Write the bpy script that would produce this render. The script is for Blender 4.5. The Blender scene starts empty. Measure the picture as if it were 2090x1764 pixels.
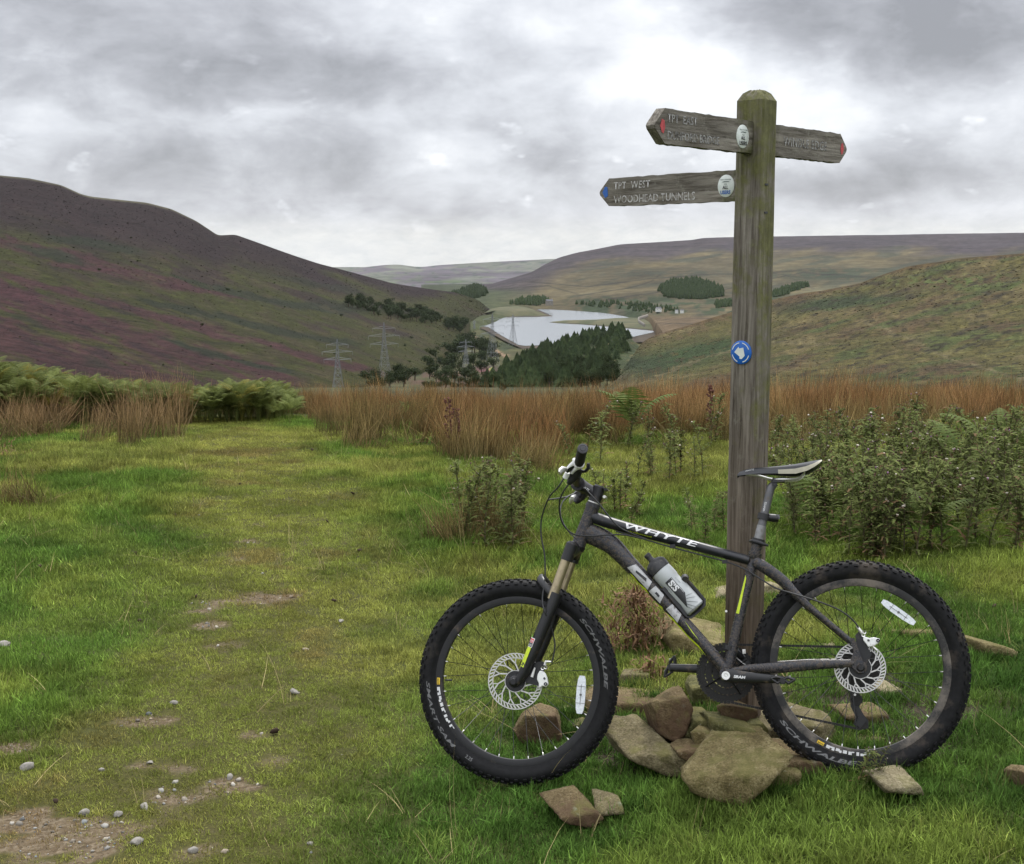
import bpy, math, random
import numpy as np
from mathutils import Vector, Matrix, Euler
R = math.radians
rnd = random.Random(7)
NP = np.random.RandomState(11)
scene = bpy.context.scene
COL = scene.collection

# ---------------------------------------------------------------- camera
PITCH = R(7.75); EYE = 1.751
cam_d = bpy.data.cameras.new('camera')
cam = bpy.data.objects.new('camera', cam_d); COL.objects.link(cam)
cam.location = (0, 0, EYE); cam.rotation_euler = (R(90) - PITCH, 0, 0)
cam_d.sensor_width = 36; cam_d.lens = 46.15; cam_d.clip_start = 0.1; cam_d.clip_end = 60000
scene.camera = cam
scene.view_settings.view_transform = 'Standard'; scene.view_settings.look = 'None'
scene.view_settings.exposure = 0.95; scene.view_settings.gamma = 1.0
scene.view_settings.use_curve_mapping = False
scene.render.engine = 'CYCLES'
scene.cycles.use_denoising = True; scene.render.filter_size = 1.15
scene.cycles.max_bounces = 6; scene.cycles.volume_bounces = 0
scene.cycles.transparent_max_bounces = 6

# ---------------------------------------------------------------- survey helpers
# the place was measured on a 2090 px wide view: bearing and dip of a point, and how far away it stands
FD = 2679.5
FW = np.array([0, math.cos(PITCH), -math.sin(PITCH)]); UP = np.array([0, math.sin(PITCH), math.cos(PITCH)]); RT = np.array([1., 0, 0])
EYEP = np.array([0, 0, EYE])
def ray(X, Y):
    X = np.asarray(X, float); Y = np.asarray(Y, float)
    return FW + RT*((X[..., None]-1045)/FD) - UP*((Y[..., None]-882)/FD)
def pt(X, Y, dist):                     # dist = horizontal distance ahead (world y)
    r = ray(X, Y); return EYEP + r*(np.asarray(dist, float)[..., None]/r[..., 1:2])
def proj(P):
    q = np.asarray(P, float)-EYEP
    z = q@FW
    return 1045+FD*(q@RT)/z, 882-FD*(q@UP)/z

# ---------------------------------------------------------------- noise (numpy)
_T = np.random.RandomState(3).rand(256, 256)
def vnoise(x, y, s=0):
    x = np.asarray(x, float)+s*17.31; y = np.asarray(y, float)+s*9.77
    xi = np.floor(x).astype(int); yi = np.floor(y).astype(int)
    fx = x-xi; fy = y-yi
    fx = fx*fx*(3-2*fx); fy = fy*fy*(3-2*fy)
    g = lambda a, b: _T[a & 255, b & 255]
    return (g(xi, yi)*(1-fx)+g(xi+1, yi)*fx)*(1-fy)+(g(xi, yi+1)*(1-fx)+g(xi+1, yi+1)*fx)*fy
def fbm(x, y, o=4, s=0):
    t = 0; a = .5; n = 0
    for k in range(o):
        t = t+a*vnoise(x, y, s+k*3); n += a; a *= .5; x = np.asarray(x)*2.03; y = np.asarray(y)*2.03
    return t/n
def sstep(a, b, x):
    t = np.clip((np.asarray(x, float)-a)/(b-a), 0, 1); return t*t*(3-2*t)

# ---------------------------------------------------------------- object helpers
def tag(o, label=None, cat=None, group=None, kind=None):
    if label: o['label'] = label
    if cat: o['category'] = cat
    if group: o['group'] = group
    if kind: o['kind'] = kind
    return o
def empty(name, label, cat, M=None, loc=None, group=None):
    o = bpy.data.objects.new(name, None); COL.objects.link(o); o.empty_display_size = .1
    if M is not None: o.matrix_world = M
    if loc is not None: o.location = loc
    return tag(o, label, cat, group)
class MB:
    def __init__(s): s.v = []; s.f = []; s.m = []
    def add(s, V, F, m=0):
        b = len(s.v); s.v += [tuple(map(float, p)) for p in V]
        for f in F: s.f.append(tuple(b+i for i in f)); s.m.append(m)
    def tube(s, P, r, n=10, m=0, caps=True, ref=None):
        P = [Vector(p) for p in P]; k = len(P)
        if not isinstance(r, (list, tuple)): r = [r]*k
        V = []; up = None
        for i in range(k):
            t = (P[min(i+1, k-1)]-P[max(i-1, 0)]).normalized()
            if up is None:
                up = Vector(ref) if ref is not None else (Vector((0, 0, 1)) if abs(t.z) < .9 else Vector((1, 0, 0)))
            up = (up-t*up.dot(t)).normalized()
            b = t.cross(up)
            ra, rb = r[i] if isinstance(r[i], (tuple, list)) else (r[i], r[i])   # ra along ref, rb across
            for j in range(n):
                a = 2*math.pi*j/n
                V.append(P[i]+up*(ra*math.cos(a))+b*(rb*math.sin(a)))
        F = []
        for i in range(k-1):
            for j in range(n):
                F.append((i*n+j, i*n+(j+1) % n, (i+1)*n+(j+1) % n, (i+1)*n+j))
        if caps: F += [tuple(range(n-1, -1, -1)), tuple((k-1)*n+j for j in range(n))]
        s.add(V, F, m)
    def box(s, c, size, M=None, m=0):
        c = Vector(c); h = [x/2 for x in size]; V = []
        for z in (-1, 1):
            for y in (-1, 1):
                for x in (-1, 1):
                    p = Vector((x*h[0], y*h[1], z*h[2])); V.append(c+(M@p if M else p))
        s.add(V, [(0, 2, 3, 1), (4, 5, 7, 6), (0, 1, 5, 4), (1, 3, 7, 5), (3, 2, 6, 7), (2, 0, 4, 6)], m)
    def prism(s, pts, a, b, fn, m=0):   # outline pts (p,q) extruded from a to b through fn(p,q,h)
        n = len(pts); V = [fn(p, q, a) for p, q in pts]+[fn(p, q, b) for p, q in pts]
        F = [tuple(range(n-1, -1, -1)), tuple(range(n, 2*n))]+[(i, (i+1) % n, n+(i+1) % n, n+i) for i in range(n)]
        s.add(V, F, m)
    def lathe(s, prof, c, ax, n=24, m=0, arc=None, capped=False):
        c = Vector(c); ax = Vector(ax).normalized()
        x = ax.orthogonal().normalized(); y = ax.cross(x); k = len(prof); V = []
        for (r, h) in prof:
            for j in range(n):
                a = 2*math.pi*j/n; V.append(c+ax*h+x*(r*math.cos(a))+y*(r*math.sin(a)))
        F = []
        for i in range(k-1):
            for j in range(n): F.append((i*n+j, i*n+(j+1) % n, (i+1)*n+(j+1) % n, (i+1)*n+j))
        s.add(V, F, m)
    def mesh(s, name, mats, smooth=True, sharp=40):
        me = bpy.data.meshes.new(name); me.from_pydata(s.v, [], s.f)
        for mt in (mats if isinstance(mats, (list, tuple)) else [mats]): me.materials.append(mt)
        if any(s.m): me.polygons.foreach_set('material_index', s.m)
        if smooth:
            me.polygons.foreach_set('use_smooth', [True]*len(s.f)); me.set_sharp_from_angle(angle=R(sharp))
        me.update(); return me
    def build(s, name, mats, parent=None, smooth=True, sharp=40, loc=None):
        o = bpy.data.objects.new(name, s.mesh(name, mats, smooth, sharp)); COL.objects.link(o)
        if parent: o.parent = parent
        if loc is not None: o.location = loc
        return o
def npmesh(name, V, F, mats, smooth=False):
    me = bpy.data.meshes.new(name); V = np.asarray(V, np.float32); F = np.asarray(F, np.int32)
    me.vertices.add(len(V)); me.vertices.foreach_set('co', V.ravel())
    k = F.shape[1]
    me.loops.add(F.size); me.loops.foreach_set('vertex_index', F.ravel())
    me.polygons.add(len(F)); me.polygons.foreach_set('loop_start', np.arange(0, F.size, k, dtype=np.int32))
    me.update(calc_edges=True)
    if smooth: me.polygons.foreach_set('use_smooth', np.ones(len(F), bool))
    for mt in (mats if isinstance(mats, (list, tuple)) else [mats]): me.materials.append(mt)
    return me
def link(name, me, parent=None):
    o = bpy.data.objects.new(name, me); COL.objects.link(o)
    if parent: o.parent = parent
    return o
def spline(P, n=40):                    # Catmull-Rom through points
    P = [Vector(p) for p in P]; Q = [P[0]*2-P[1]]+P+[P[-1]*2-P[-2]]; out = []
    seg = len(P)-1
    for i in range(n+1):
        t = i/n*seg; k = min(int(t), seg-1); t -= k
        a, b, c, d = Q[k:k+4]
        out.append(.5*((2*b)+(c-a)*t+(2*a-5*b+4*c-d)*t*t+(3*b-a-3*c+d)*t**3))
    return out

# ---------------------------------------------------------------- materials
class N:
    def __init__(s, name, world=None):
        if world is None:
            s.mat = bpy.data.materials.new(name); s.mat.use_nodes = True; s.t = s.mat.node_tree
        else: s.t = world.node_tree
        s.t.nodes.clear()
    def n(s, typ, **kw):
        x = s.t.nodes.new(typ)
        for k, v in kw.items():
            if k.startswith('i_'):
                kk = k[2:]; x.inputs[int(kk) if kk.isdigit() else kk.replace('_', ' ')].default_value = v
            else: setattr(x, k, v)
        return x
    def l(s, a, b): s.t.links.new(a, b)
    def coord(s, which='Object', scale=(1, 1, 1)):
        if which == 'World': c = s.n('ShaderNodeNewGeometry').outputs['Position']
        else: c = s.n('ShaderNodeTexCoord').outputs[which]
        m = s.n('ShaderNodeMapping'); m.inputs['Scale'].default_value = scale; s.l(c, m.inputs[0]); return m.outputs[0]
    def noise(s, co, scale, detail=4, rough=.55, dist=0):
        x = s.n('ShaderNodeTexNoise', i_Scale=scale, i_Detail=detail, i_Roughness=rough, i_Distortion=dist); s.l(co, x.inputs['Vector']); return x.outputs['Fac']
    def ramp(s, fac, stops):
        x = s.n('ShaderNodeValToRGB'); e = x.color_ramp.elements
        while len(e) < len(stops): e.new(.5)
        for el, (p, c) in zip(e, stops):
            el.position = p; el.color = (*c, 1) if isinstance(c, (tuple, list)) else (c, c, c, 1)
        s.l(fac, x.inputs[0]); return x.outputs[0]
    def mix(s, fac, a, b, mode='MIX'):
        x = s.n('ShaderNodeMix', data_type='RGBA', blend_type=mode)
        for sock, val in ((x.inputs[0], fac), (x.inputs[6], a), (x.inputs[7], b)):
            if isinstance(val, (int, float)): sock.default_value = val
            elif isinstance(val, (tuple, list)): sock.default_value = (*val, 1)
            else: s.l(val, sock)
        return x.outputs[2]
    def math(s, op, a, b=0, c=None):
        x = s.n('ShaderNodeMath', operation=op)
        for sock, val in zip(x.inputs, (a, b, c)):
            if val is None: continue
            if isinstance(val, (int, float)): sock.default_value = val
            else: s.l(val, sock)
        return x.outputs[0]
    def out(s, col, rough=.6, metal=0., bump=None, bstr=.3, bdist=.01, spec=.5, trans=0., coat=0):
        p = s.n('ShaderNodeBsdfPrincipled')
        for nm, v in (('Base Color', col), ('Roughness', rough), ('Metallic', metal), ('Specular IOR Level', spec), ('Coat Weight', coat)):
            if isinstance(v, (tuple, list)): p.inputs[nm].default_value = (*v, 1)
            elif isinstance(v, (int, float)): p.inputs[nm].default_value = v
            else: s.l(v, p.inputs[nm])
        if bump is not None:
            b = s.n('ShaderNodeBump', i_Strength=bstr, i_Distance=bdist); s.l(bump, b.inputs['Height']); s.l(b.outputs[0], p.inputs['Normal'])
        sh = p.outputs[0]
        if trans:
            t = s.n('ShaderNodeBsdfTranslucent'); m = s.n('ShaderNodeMixShader', i_0=trans)
            if isinstance(col, (tuple, list)): t.inputs[0].default_value = (*col, 1)
            else: s.l(col, t.inputs[0])
            s.l(sh, m.inputs[1]); s.l(t.outputs[0], m.inputs[2]); sh = m.outputs[0]
        o = s.n('ShaderNodeOutputMaterial'); s.l(sh, o.inputs[0]); return s.mat
def plain(name, c, rough=.5, metal=0., vary=.25, scale=60, coord='Object', spec=.5, dirt=0., dirtcol=(.10, .07, .045), dscale=14, speck=0.):
    m = N(name); co = m.coord(coord); f = m.noise(co, scale, 5)
    col = m.ramp(f, [(.3, tuple(x*(1-vary) for x in c)), (.7, tuple(min(1, x*(1+vary)) for x in c))])
    rg = rough; mt = metal
    if dirt:
        d = m.noise(co, dscale, 8, .7)
        d2 = m.ramp(d, [(.62-dirt*.35, 0), (.78-dirt*.3, 1)])
        col = m.mix(d2, col, dirtcol); rg = m.math('MAXIMUM', m.math('MULTIPLY', d2, .9), rough)
        if metal: mt = m.math('MULTIPLY', m.math('SUBTRACT', 1, d2), metal)
    if speck:
        s_ = m.noise(co, 330, 3, .6); col = m.mix(m.ramp(s_, [(.575, 0), (.65, speck)]), col, tuple(x*2.0 for x in dirtcol))
    return m.out(col, rg, mt, bump=f, bstr=.08, bdist=.002, spec=spec)
# ---------------------------------------------------------------- sky, sun
W = bpy.data.worlds.new('World'); scene.world = W; W.use_nodes = True
SUN_EL, SUN_AZ = R(52), R(18)
w = N('sky', W)
tc = w.n('ShaderNodeTexCoord').outputs['Generated']
def vm(op, a, b=None, scale=None):
    x = w.n('ShaderNodeVectorMath', operation=op)
    for sock, val in ((x.inputs[0], a), (x.inputs[1], b)):
        if val is None: continue
        if isinstance(val, tuple): sock.default_value = val
        else: w.l(val, sock)
    if scale is not None: x.inputs['Scale'].default_value = scale
    return x.outputs['Value'] if op in ('LENGTH', 'DOT_PRODUCT') else x.outputs[0]
stretch = vm('MULTIPLY', tc, (1, 1, 1.55))
nz = w.n('ShaderNodeTexNoise', i_Scale=7.0, i_Detail=5.0, i_Roughness=.55); w.l(stretch, nz.inputs['Vector'])
warp = vm('SCALE', vm('SUBTRACT', nz.outputs['Color'], (.5, .5, .5)), scale=.13)
warp = vm('MULTIPLY', warp, (1, 1, .5))
dirw = vm('ADD', tc, warp)
def blob(X, Y, rx, ry, soft=.25):
    r = ray(X, Y); r = r/np.linalg.norm(r)
    d = vm('MULTIPLY', vm('SUBTRACT', dirw, tuple(float(x) for x in r)), (FD/rx, FD/rx, FD/ry))
    mr = w.n('ShaderNodeMapRange', interpolation_type='SMOOTHSTEP', i_From_Min=1.0+soft, i_From_Max=.35, i_To_Min=0., i_To_Max=1.)
    w.l(vm('LENGTH', d), mr.inputs[0]); return mr.outputs[0]
big = w.noise(stretch, 5.5, 7, .52, .25)
mid = w.noise(vm('ADD', stretch, (3.1, 1.7, .4)), 14, 8, .57, .3)
fine = w.noise(vm('ADD', vm('MULTIPLY', tc, (1, 1, 2.6)), (1.1, 5.2, .2)), 46, 7, .66, .2)
B = w.math('ADD', w.math('MULTIPLY', big, .62), w.math('MULTIPLY', mid, .66))
B = w.math('ADD', B, w.math('MULTIPLY', fine, .18))
vx = w.n('ShaderNodeTexVoronoi', feature='SMOOTH_F1', i_Scale=20., i_Detail=3., i_Roughness=.55, i_Smoothness=.6)
pw = vm('SCALE', vm('SUBTRACT', nz.outputs['Color'], (.5, .5, .5)), scale=.05)
w.l(vm('ADD', vm('MULTIPLY', tc, (1, 1, 2.0)), pw), vx.inputs['Vector'])
puff = w.n('ShaderNodeMapRange', i_From_Min=.65, i_From_Max=.15, i_To_Min=-.5, i_To_Max=.5); w.l(vx.outputs['Distance'], puff.inputs[0])
sep0 = w.n('ShaderNodeSeparateXYZ'); w.l(tc, sep0.inputs[0])
pm = w.n('ShaderNodeMapRange', interpolation_type='SMOOTHSTEP', i_From_Min=.16, i_From_Max=.05, i_To_Min=.18, i_To_Max=.46); w.l(sep0.outputs['Z'], pm.inputs[0])
B = w.math('MULTIPLY_ADD', puff.outputs[0], pm.outputs[0], B)
B = w.math('SUBTRACT', B, .155)
for args, wt in (((250, 40, 520, 150), -.34), ((620, 170, 330, 75), -.20), ((1880, 30, 400, 140), -.36), ((-250, 180, 350, 120), -.2), ((520, 330, 420, 80), -.14), ((1120, 330, 140, 45), -.12),
                 ((1390, 165, 200, 85), .26), ((1560, 270, 260, 60), .16), ((920, 315, 120, 40), .20), ((1740, 200, 130, 70), .16), ((2050, 260, 200, 50), .06),
                 ((1850, 370, 330, 45), -.14), ((1250, 60, 250, 60), .12), ((60, 250, 200, 30), .10)):
    B = w.math('MULTIPLY_ADD', blob(*args), wt, B)
sep = w.n('ShaderNodeSeparateXYZ'); w.l(tc, sep.inputs[0]); elev = sep.outputs['Z']
hz = w.n('ShaderNodeMapRange', interpolation_type='SMOOTHSTEP', i_From_Min=.034, i_From_Max=.008, i_To_Min=0., i_To_Max=1.); w.l(elev, hz.inputs[0])
cloud = w.ramp(B, [(.0, (.185, .190, .205)), (.22, (.285, .292, .315)), (.42, (.400, .412, .440)), (.62, (.515, .527, .548)), (.80, (.605, .613, .625)), (1., (.72, .72, .72))])
strip = w.ramp(fine, [(.3, (.39, .405, .41)), (.7, (.50, .50, .48))])
cloud = w.mix(w.math('MULTIPLY', hz.outputs[0], .8), cloud, strip)
zen = w.n('ShaderNodeMapRange', interpolation_type='SMOOTHSTEP', i_From_Min=.14, i_From_Max=.9, i_To_Min=1., i_To_Max=2.7); w.l(elev, zen.inputs[0])
cl10 = vm('SCALE', cloud, scale=10.0)
xz = w.n('ShaderNodeVectorMath', operation='SCALE'); w.l(cl10, xz.inputs[0]); w.l(zen.outputs[0], xz.inputs['Scale'])
sky = w.n('ShaderNodeTexSky', sky_type='NISHITA'); sky.sun_disc = False; sky.sun_elevation = SUN_EL; sky.sun_rotation = SUN_AZ; sky.altitude = 300
col = w.mix(.03, xz.outputs[0], sky.outputs[0])
bg = w.n('ShaderNodeBackground', i_Strength=.1); w.l(col, bg.inputs[0])
wo = w.n('ShaderNodeOutputWorld'); w.l(bg.outputs[0], wo.inputs[0])

sd = bpy.data.lights.new('sun', 'SUN'); sd.energy = 1.5; sd.angle = R(14); sd.color = (1, .96, .9)
so = bpy.data.objects.new('sun', sd); COL.objects.link(so)
dv = Vector((math.sin(SUN_AZ)*math.cos(SUN_EL), math.cos(SUN_AZ)*math.cos(SUN_EL), math.sin(SUN_EL)))
so.rotation_euler = dv.to_track_quat('Z', 'Y').to_euler(); so.location = (0, 0, 50)

# ---------------------------------------------------------------- terrain
def terrain_mat(name, fine, bump=.6, bd=.5, vary=.35):
    m = N(name); a = m.n('ShaderNodeAttribute', attribute_name='Col').outputs['Color']
    co = m.coord('World'); f = m.noise(co, fine, 7, .68); g = m.noise(co, fine*.17, 4, .6)
    k = m.ramp(f, [(.30, 1-vary), (.70, 1+vary)]); k2 = m.ramp(g, [(.3, .72), (.7, 1.28)])
    c = m.mix(1., a, k, 'MULTIPLY'); c = m.mix(1., c, k2, 'MULTIPLY')
    return m.out(c, .95, bump=f, bstr=bump, bdist=bd, spec=.08)
SHC = {}
def sheet(name, lines, paint, mat, cols=420, rows=170, amp=.002, nsc=70., back=True, seed=1):
    x0 = max(min(p[0] for p in L) for L in lines); x1 = min(max(p[0] for p in L) for L in lines)
    X = np.linspace(x0, x1, cols)
    Ys = []; Ds = []
    for L in lines:
        L = sorted(L); a = np.array(L, float)
        y = np.interp(X, a[:, 0], a[:, 1]); d = np.interp(X, a[:, 0], np.log(a[:, 2]))
        ker = np.hanning(15); ker /= ker.sum()
        d = np.convolve(np.pad(d, 7, 'edge'), ker, 'valid')
        k5 = np.hanning(9); k5 /= k5.sum(); y = np.convolve(np.pad(y, 4, 'edge'), k5, 'valid')
        Ys.append(y); Ds.append(d)
    Ys = np.array(Ys); Ds = np.array(Ds); nl = len(lines)
    t = np.linspace(0, nl-1, rows)
    def cr(A):
        Q = np.concatenate([[2*A[0]-A[1]], A, [2*A[-1]-A[-2]]]); k = np.minimum(t.astype(int), nl-2); u = (t-k)[:, None]
        a, b, c, d = Q[k], Q[k+1], Q[k+2], Q[k+3]
        return .5*(2*b+(c-a)*u+(2*a-5*b+4*c-d)*u*u+(3*b-a-3*c+d)*u**3)
    lin = lambda A: (A[np.minimum(t.astype(int), nl-2)]*(1-(t-np.minimum(t.astype(int), nl-2)))[:, None]+A[np.minimum(t.astype(int), nl-2)+1]*(t-np.minimum(t.astype(int), nl-2))[:, None])
    Y = lin(Ys); D = np.exp(lin(Ds)); XX = np.broadcast_to(X, Y.shape)
    P = pt(XX, Y, D)
    nz = fbm(P[..., 0]/nsc, P[..., 1]/nsc, 5, seed)-.5
    edge = np.minimum(1, (rows-1-np.arange(rows))/(rows*.05))[:, None]*.85+.15
    P[..., 2] += amp*D*nz*2*edge
    C = paint(XX, Y, t[:, None]/(nl-1)+0*Y)
    if back:
        for k, (s, drop) in enumerate(((1.02, .002), (1.06, .012), (1.15, .05), (1.25, .09))):
            q = pt(X, Ys[-1], np.exp(Ds[-1])*s); q[:, 2] = np.maximum(P[rows-1, :, 2]-np.exp(Ds[-1])*drop, -104)
            P = np.concatenate([P, q[None]]); C = np.concatenate([C, C[-1:]])
    if back:                             # the near edge runs on down under the next sheet
        q = P[0]+np.array([0, 0, 0]); q = q*np.array([.95, .95, 1]); q[:, 2] -= 8+.006*np.exp(Ds[0]); q[:, 2] = np.maximum(q[:, 2], -104); P = np.concatenate([q[None], P]); C = np.concatenate([C[:1], C])
    r = P.shape[0]
    idx = np.arange(r*cols).reshape(r, cols)
    F = np.stack([idx[:-1, :-1], idx[:-1, 1:], idx[1:, 1:], idx[1:, :-1]], -1).reshape(-1, 4)
    me = npmesh(name, P.reshape(-1, 3), F, mat, True)
    at = me.attributes.new('Col', 'FLOAT_COLOR', 'POINT')
    at.data.foreach_set('color', np.concatenate([np.clip(C.reshape(-1, 3), .004, 1), np.ones((r*cols, 1))], 1).astype(np.float32).ravel())
    o = link(name, me); o['kind'] = 'structure'; SHC[name] = (P[1:rows], C[1:rows]) if back else (P[:rows], C[:rows])
    return o, (P[1:rows] if back else P[:rows]), X
def lerp(a, b, t): return a*(1-t[..., None])+np.asarray(b)*t[..., None]
def base(X, c): return np.ones(X.shape+(3,))*np.asarray(c)
def along(X, Y, th): 
    c, s = math.cos(R(th)), math.sin(R(th)); return X*c+Y*s, -X*s+Y*c
def streak(X, Y, pl, w, seed, rag=1.):
    a = np.array(pl, float); y = np.interp(X, a[:, 0], a[:, 1])
    ww = w if not isinstance(w, (list, tuple)) else np.interp(X, a[:, 0], w)
    s, q = along(X, Y, 22)
    n = (fbm(s/45., q/9., 4, seed)-.5)*2*rag
    ends = sstep(a[0, 0]-30, a[0, 0]+30, X)*(1-sstep(a[-1, 0]-60, a[-1, 0]+20, X))
    return sstep(1.25, .55, np.abs(Y-y)/ww+n*1.1)*ends
OLIVE = (.086, .092, .019); DKHILL = (.050, .029, .031); HEATH = (.112, .044, .050); BRACKEN = (.040, .052, .024); TAN = (.15, .12, .065)

RIDGE_L = [(-700, 330, 1300), (-200, 345, 1350), (0, 358, 1400), (60, 364, 1410), (125, 378, 1430), (165, 396, 1440), (185, 401, 1460), (300, 414, 1500), (350, 427, 1530), (400, 451, 1560), (445, 481, 1590), (480, 479, 1620),
           (520, 493, 1650), (600, 522, 1720), (650, 538, 1760), (700, 551, 1800), (760, 567, 1880), (800, 578, 1920), (870, 589, 2000), (930, 597, 2100), (975, 612, 2200), (1010, 640, 2200)]
FOOT_L = [(-700, 800, 180), (0, 816, 230), (300, 816, 280), (600, 802, 330), (700, 792, 420), (800, 778, 560), (880, 745, 850), (935, 700, 1380), (950, 668, 1700), (960, 656, 1850), (1010, 648, 2080)]
def ridge_y(X): a = np.array(RIDGE_L); return np.interp(X, a[:, 0], a[:, 1])
def paint_left(X, Y, t):
    s, q = along(X, Y, 20)
    n1 = fbm(s/130., q/16., 5, 2); n2 = fbm(s/40., q/8., 4, 9); n3 = fbm(X/8., Y/4., 3, 5)
    C = base(X, OLIVE)
    C = lerp(C, (.105, .088, .036), sstep(.5, .7, n2))
    under = Y-ridge_y(X)
    top = sstep(np.interp(X, [0, 300, 500, 700, 1000], [150, 150, 85, 45, 20]), np.interp(X, [0, 300, 500, 700, 1000], [55, 60, 30, 10, 2]), under+(n1-.5)*90)
    C = lerp(C, DKHILL, top*.98)
    C = lerp(C, (.066, .038, .040), sstep(.52, .66, n1)*sstep(20, 60, under)*sstep(230, 120, under)*.8)
    for pl, ww, sd in (([(-300, 520), (0, 602), (120, 640), (320, 702), (500, 752), (640, 792)], [26, 30, 32, 30, 22, 14], 21),
                       ([(-300, 610), (0, 690), (150, 735), (300, 775), (480, 800)], [50, 52, 44, 30, 16], 22),
                       ([(-200, 545), (0, 590), (100, 622), (230, 668)], [20, 22, 16, 8], 26),
                       ([(0, 560), (160, 603), (300, 640), (470, 690), (570, 706)], [7, 10, 12, 9, 5], 23),
                       ([(530, 700), (610, 722), (720, 752), (800, 770)], [5, 9, 9, 5], 24),
                       ([(-100, 470), (60, 505), (200, 535), (390, 588), (520, 612)], [14, 13, 12, 8, 4], 25),
                       ([(100, 540), (260, 560), (400, 600)], [6, 8, 5], 29)):
        k = streak(X, Y, pl, ww, sd); h = np.array(HEATH)*(1+(n3-.5)[..., None]*.5)
        C = lerp(C, h, np.clip(k*.9, 0, 1))
    C = lerp(C, (.050, .028, .032), sstep(.58, .72, fbm(s/70., q/5., 4, 31))*sstep(560, 640, Y)*sstep(520, 300, X)*.7)
    for pl, ww, sd, a in (([(90, 485), (180, 495), (310, 520)], [7, 10, 7], 41, .9), ([(20, 500), (120, 525), (190, 545)], [5, 12, 5], 42, .9),
                       ([(280, 610), (420, 640), (520, 665), (640, 690), (760, 705)], [5, 10, 12, 8, 5], 43, .9), ([(340, 560), (480, 600), (620, 625), (760, 640)], [4, 9, 10, 6], 44, .9),
                       ([(330, 690), (410, 715), (520, 745), (640, 770)], [4, 8, 6, 4], 45, .95), ([(10, 640), (60, 655), (130, 690)], [6, 8, 4], 46, .6),
                       ([(640, 615), (760, 630), (900, 645)], [5, 9, 8], 47, .6), ([(560, 560), (640, 580), (760, 600)], [4, 8, 6], 48, .6), ([(180, 735), (235, 750)], [12, 9], 49, .7)):
        C = lerp(C, BRACKEN, streak(X, Y, pl, ww, sd, .8)*a)
    C = lerp(C, (.125, .105, .05), sstep(.66, .75, fbm(s/60., q/5., 4, 61))*(1-top)*.6)
    C = C*(1+(n3-.5)[..., None]*.35)
    C = lerp(C*.27, (.08, .075, .05), sstep(5, 1.5, under)*sstep(520, 300, X)*.8)
    return C
MT_L = terrain_mat('moorland_left', .16, .9, 2.5, .6)
left_hill, PL, XL = sheet('left_hill', [FOOT_L, [(x, ya*.45+yr*.55, math.exp(.42*math.log(d0)+.58*math.log(d1))) for x, ya, yr, d0, d1 in
    [(x, np.interp(x, *np.array(FOOT_L).T[:2]), np.interp(x, *np.array(RIDGE_L).T[:2]), np.interp(x, np.array(FOOT_L)[:, 0], np.array(FOOT_L)[:, 2]), np.interp(x, np.array(RIDGE_L)[:, 0], np.array(RIDGE_L)[:, 2])) for x in range(-700, 1011, 30)]+[(1010, 648, 640, 2080, 2200)]], RIDGE_L],
    paint_left, MT_L, 560, 240, .0016, 90., seed=1)

# far valley side, then the moor to the right of the lake
def paint_far(X, Y, t):
    n = fbm(X/60., Y/7., 4, 4); n2 = fbm(X/14., Y/3., 3, 6)
    C = base(X, (.10, .105, .085)); C = lerp(C, (.085, .075, .085), sstep(.48, .6, n))
    C = lerp(C, (.075, .10, .05), sstep(.56, .66, fbm(X/45., Y/6., 3, 17))*sstep(560, 580, Y))
    return lerp(C, (.045, .06, .045), sstep(.62, .72, n2)*.8)
far_hill, _, _ = sheet('far_hill', [[(300, 640, 3000), (1500, 640, 3000)], [(300, 585, 5200), (1500, 590, 5200)],
    [(300, 562, 8200), (690, 553, 8200), (705, 550, 8200), (740, 546, 8200), (785, 541, 8200), (815, 540, 8200), (840, 544, 8200), (862, 545, 8200), (900, 541, 8300), (1000, 535, 8600), (1120, 529, 8800), (1300, 525, 8900), (1500, 525, 8900)]],
    paint_far, terrain_mat('far_moor', .01, .5, 8.), 260, 90, .0012, 300., seed=3)
RIDGE_M = [(860, 625, 3600), (960, 592, 3700), (1050, 566, 3800), (1085, 556, 3900), (1110, 541, 4000), (1140, 526, 4100), (1180, 515, 4200), (1225, 507, 4300), (1265, 499, 4350), (1330, 495, 4500), (1415, 490, 4700), (1432, 486, 4750), (1500, 484, 4900), (1700, 481, 5200), (1900, 478, 5400), (2090, 475, 5600), (2900, 468, 5800)]
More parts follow.
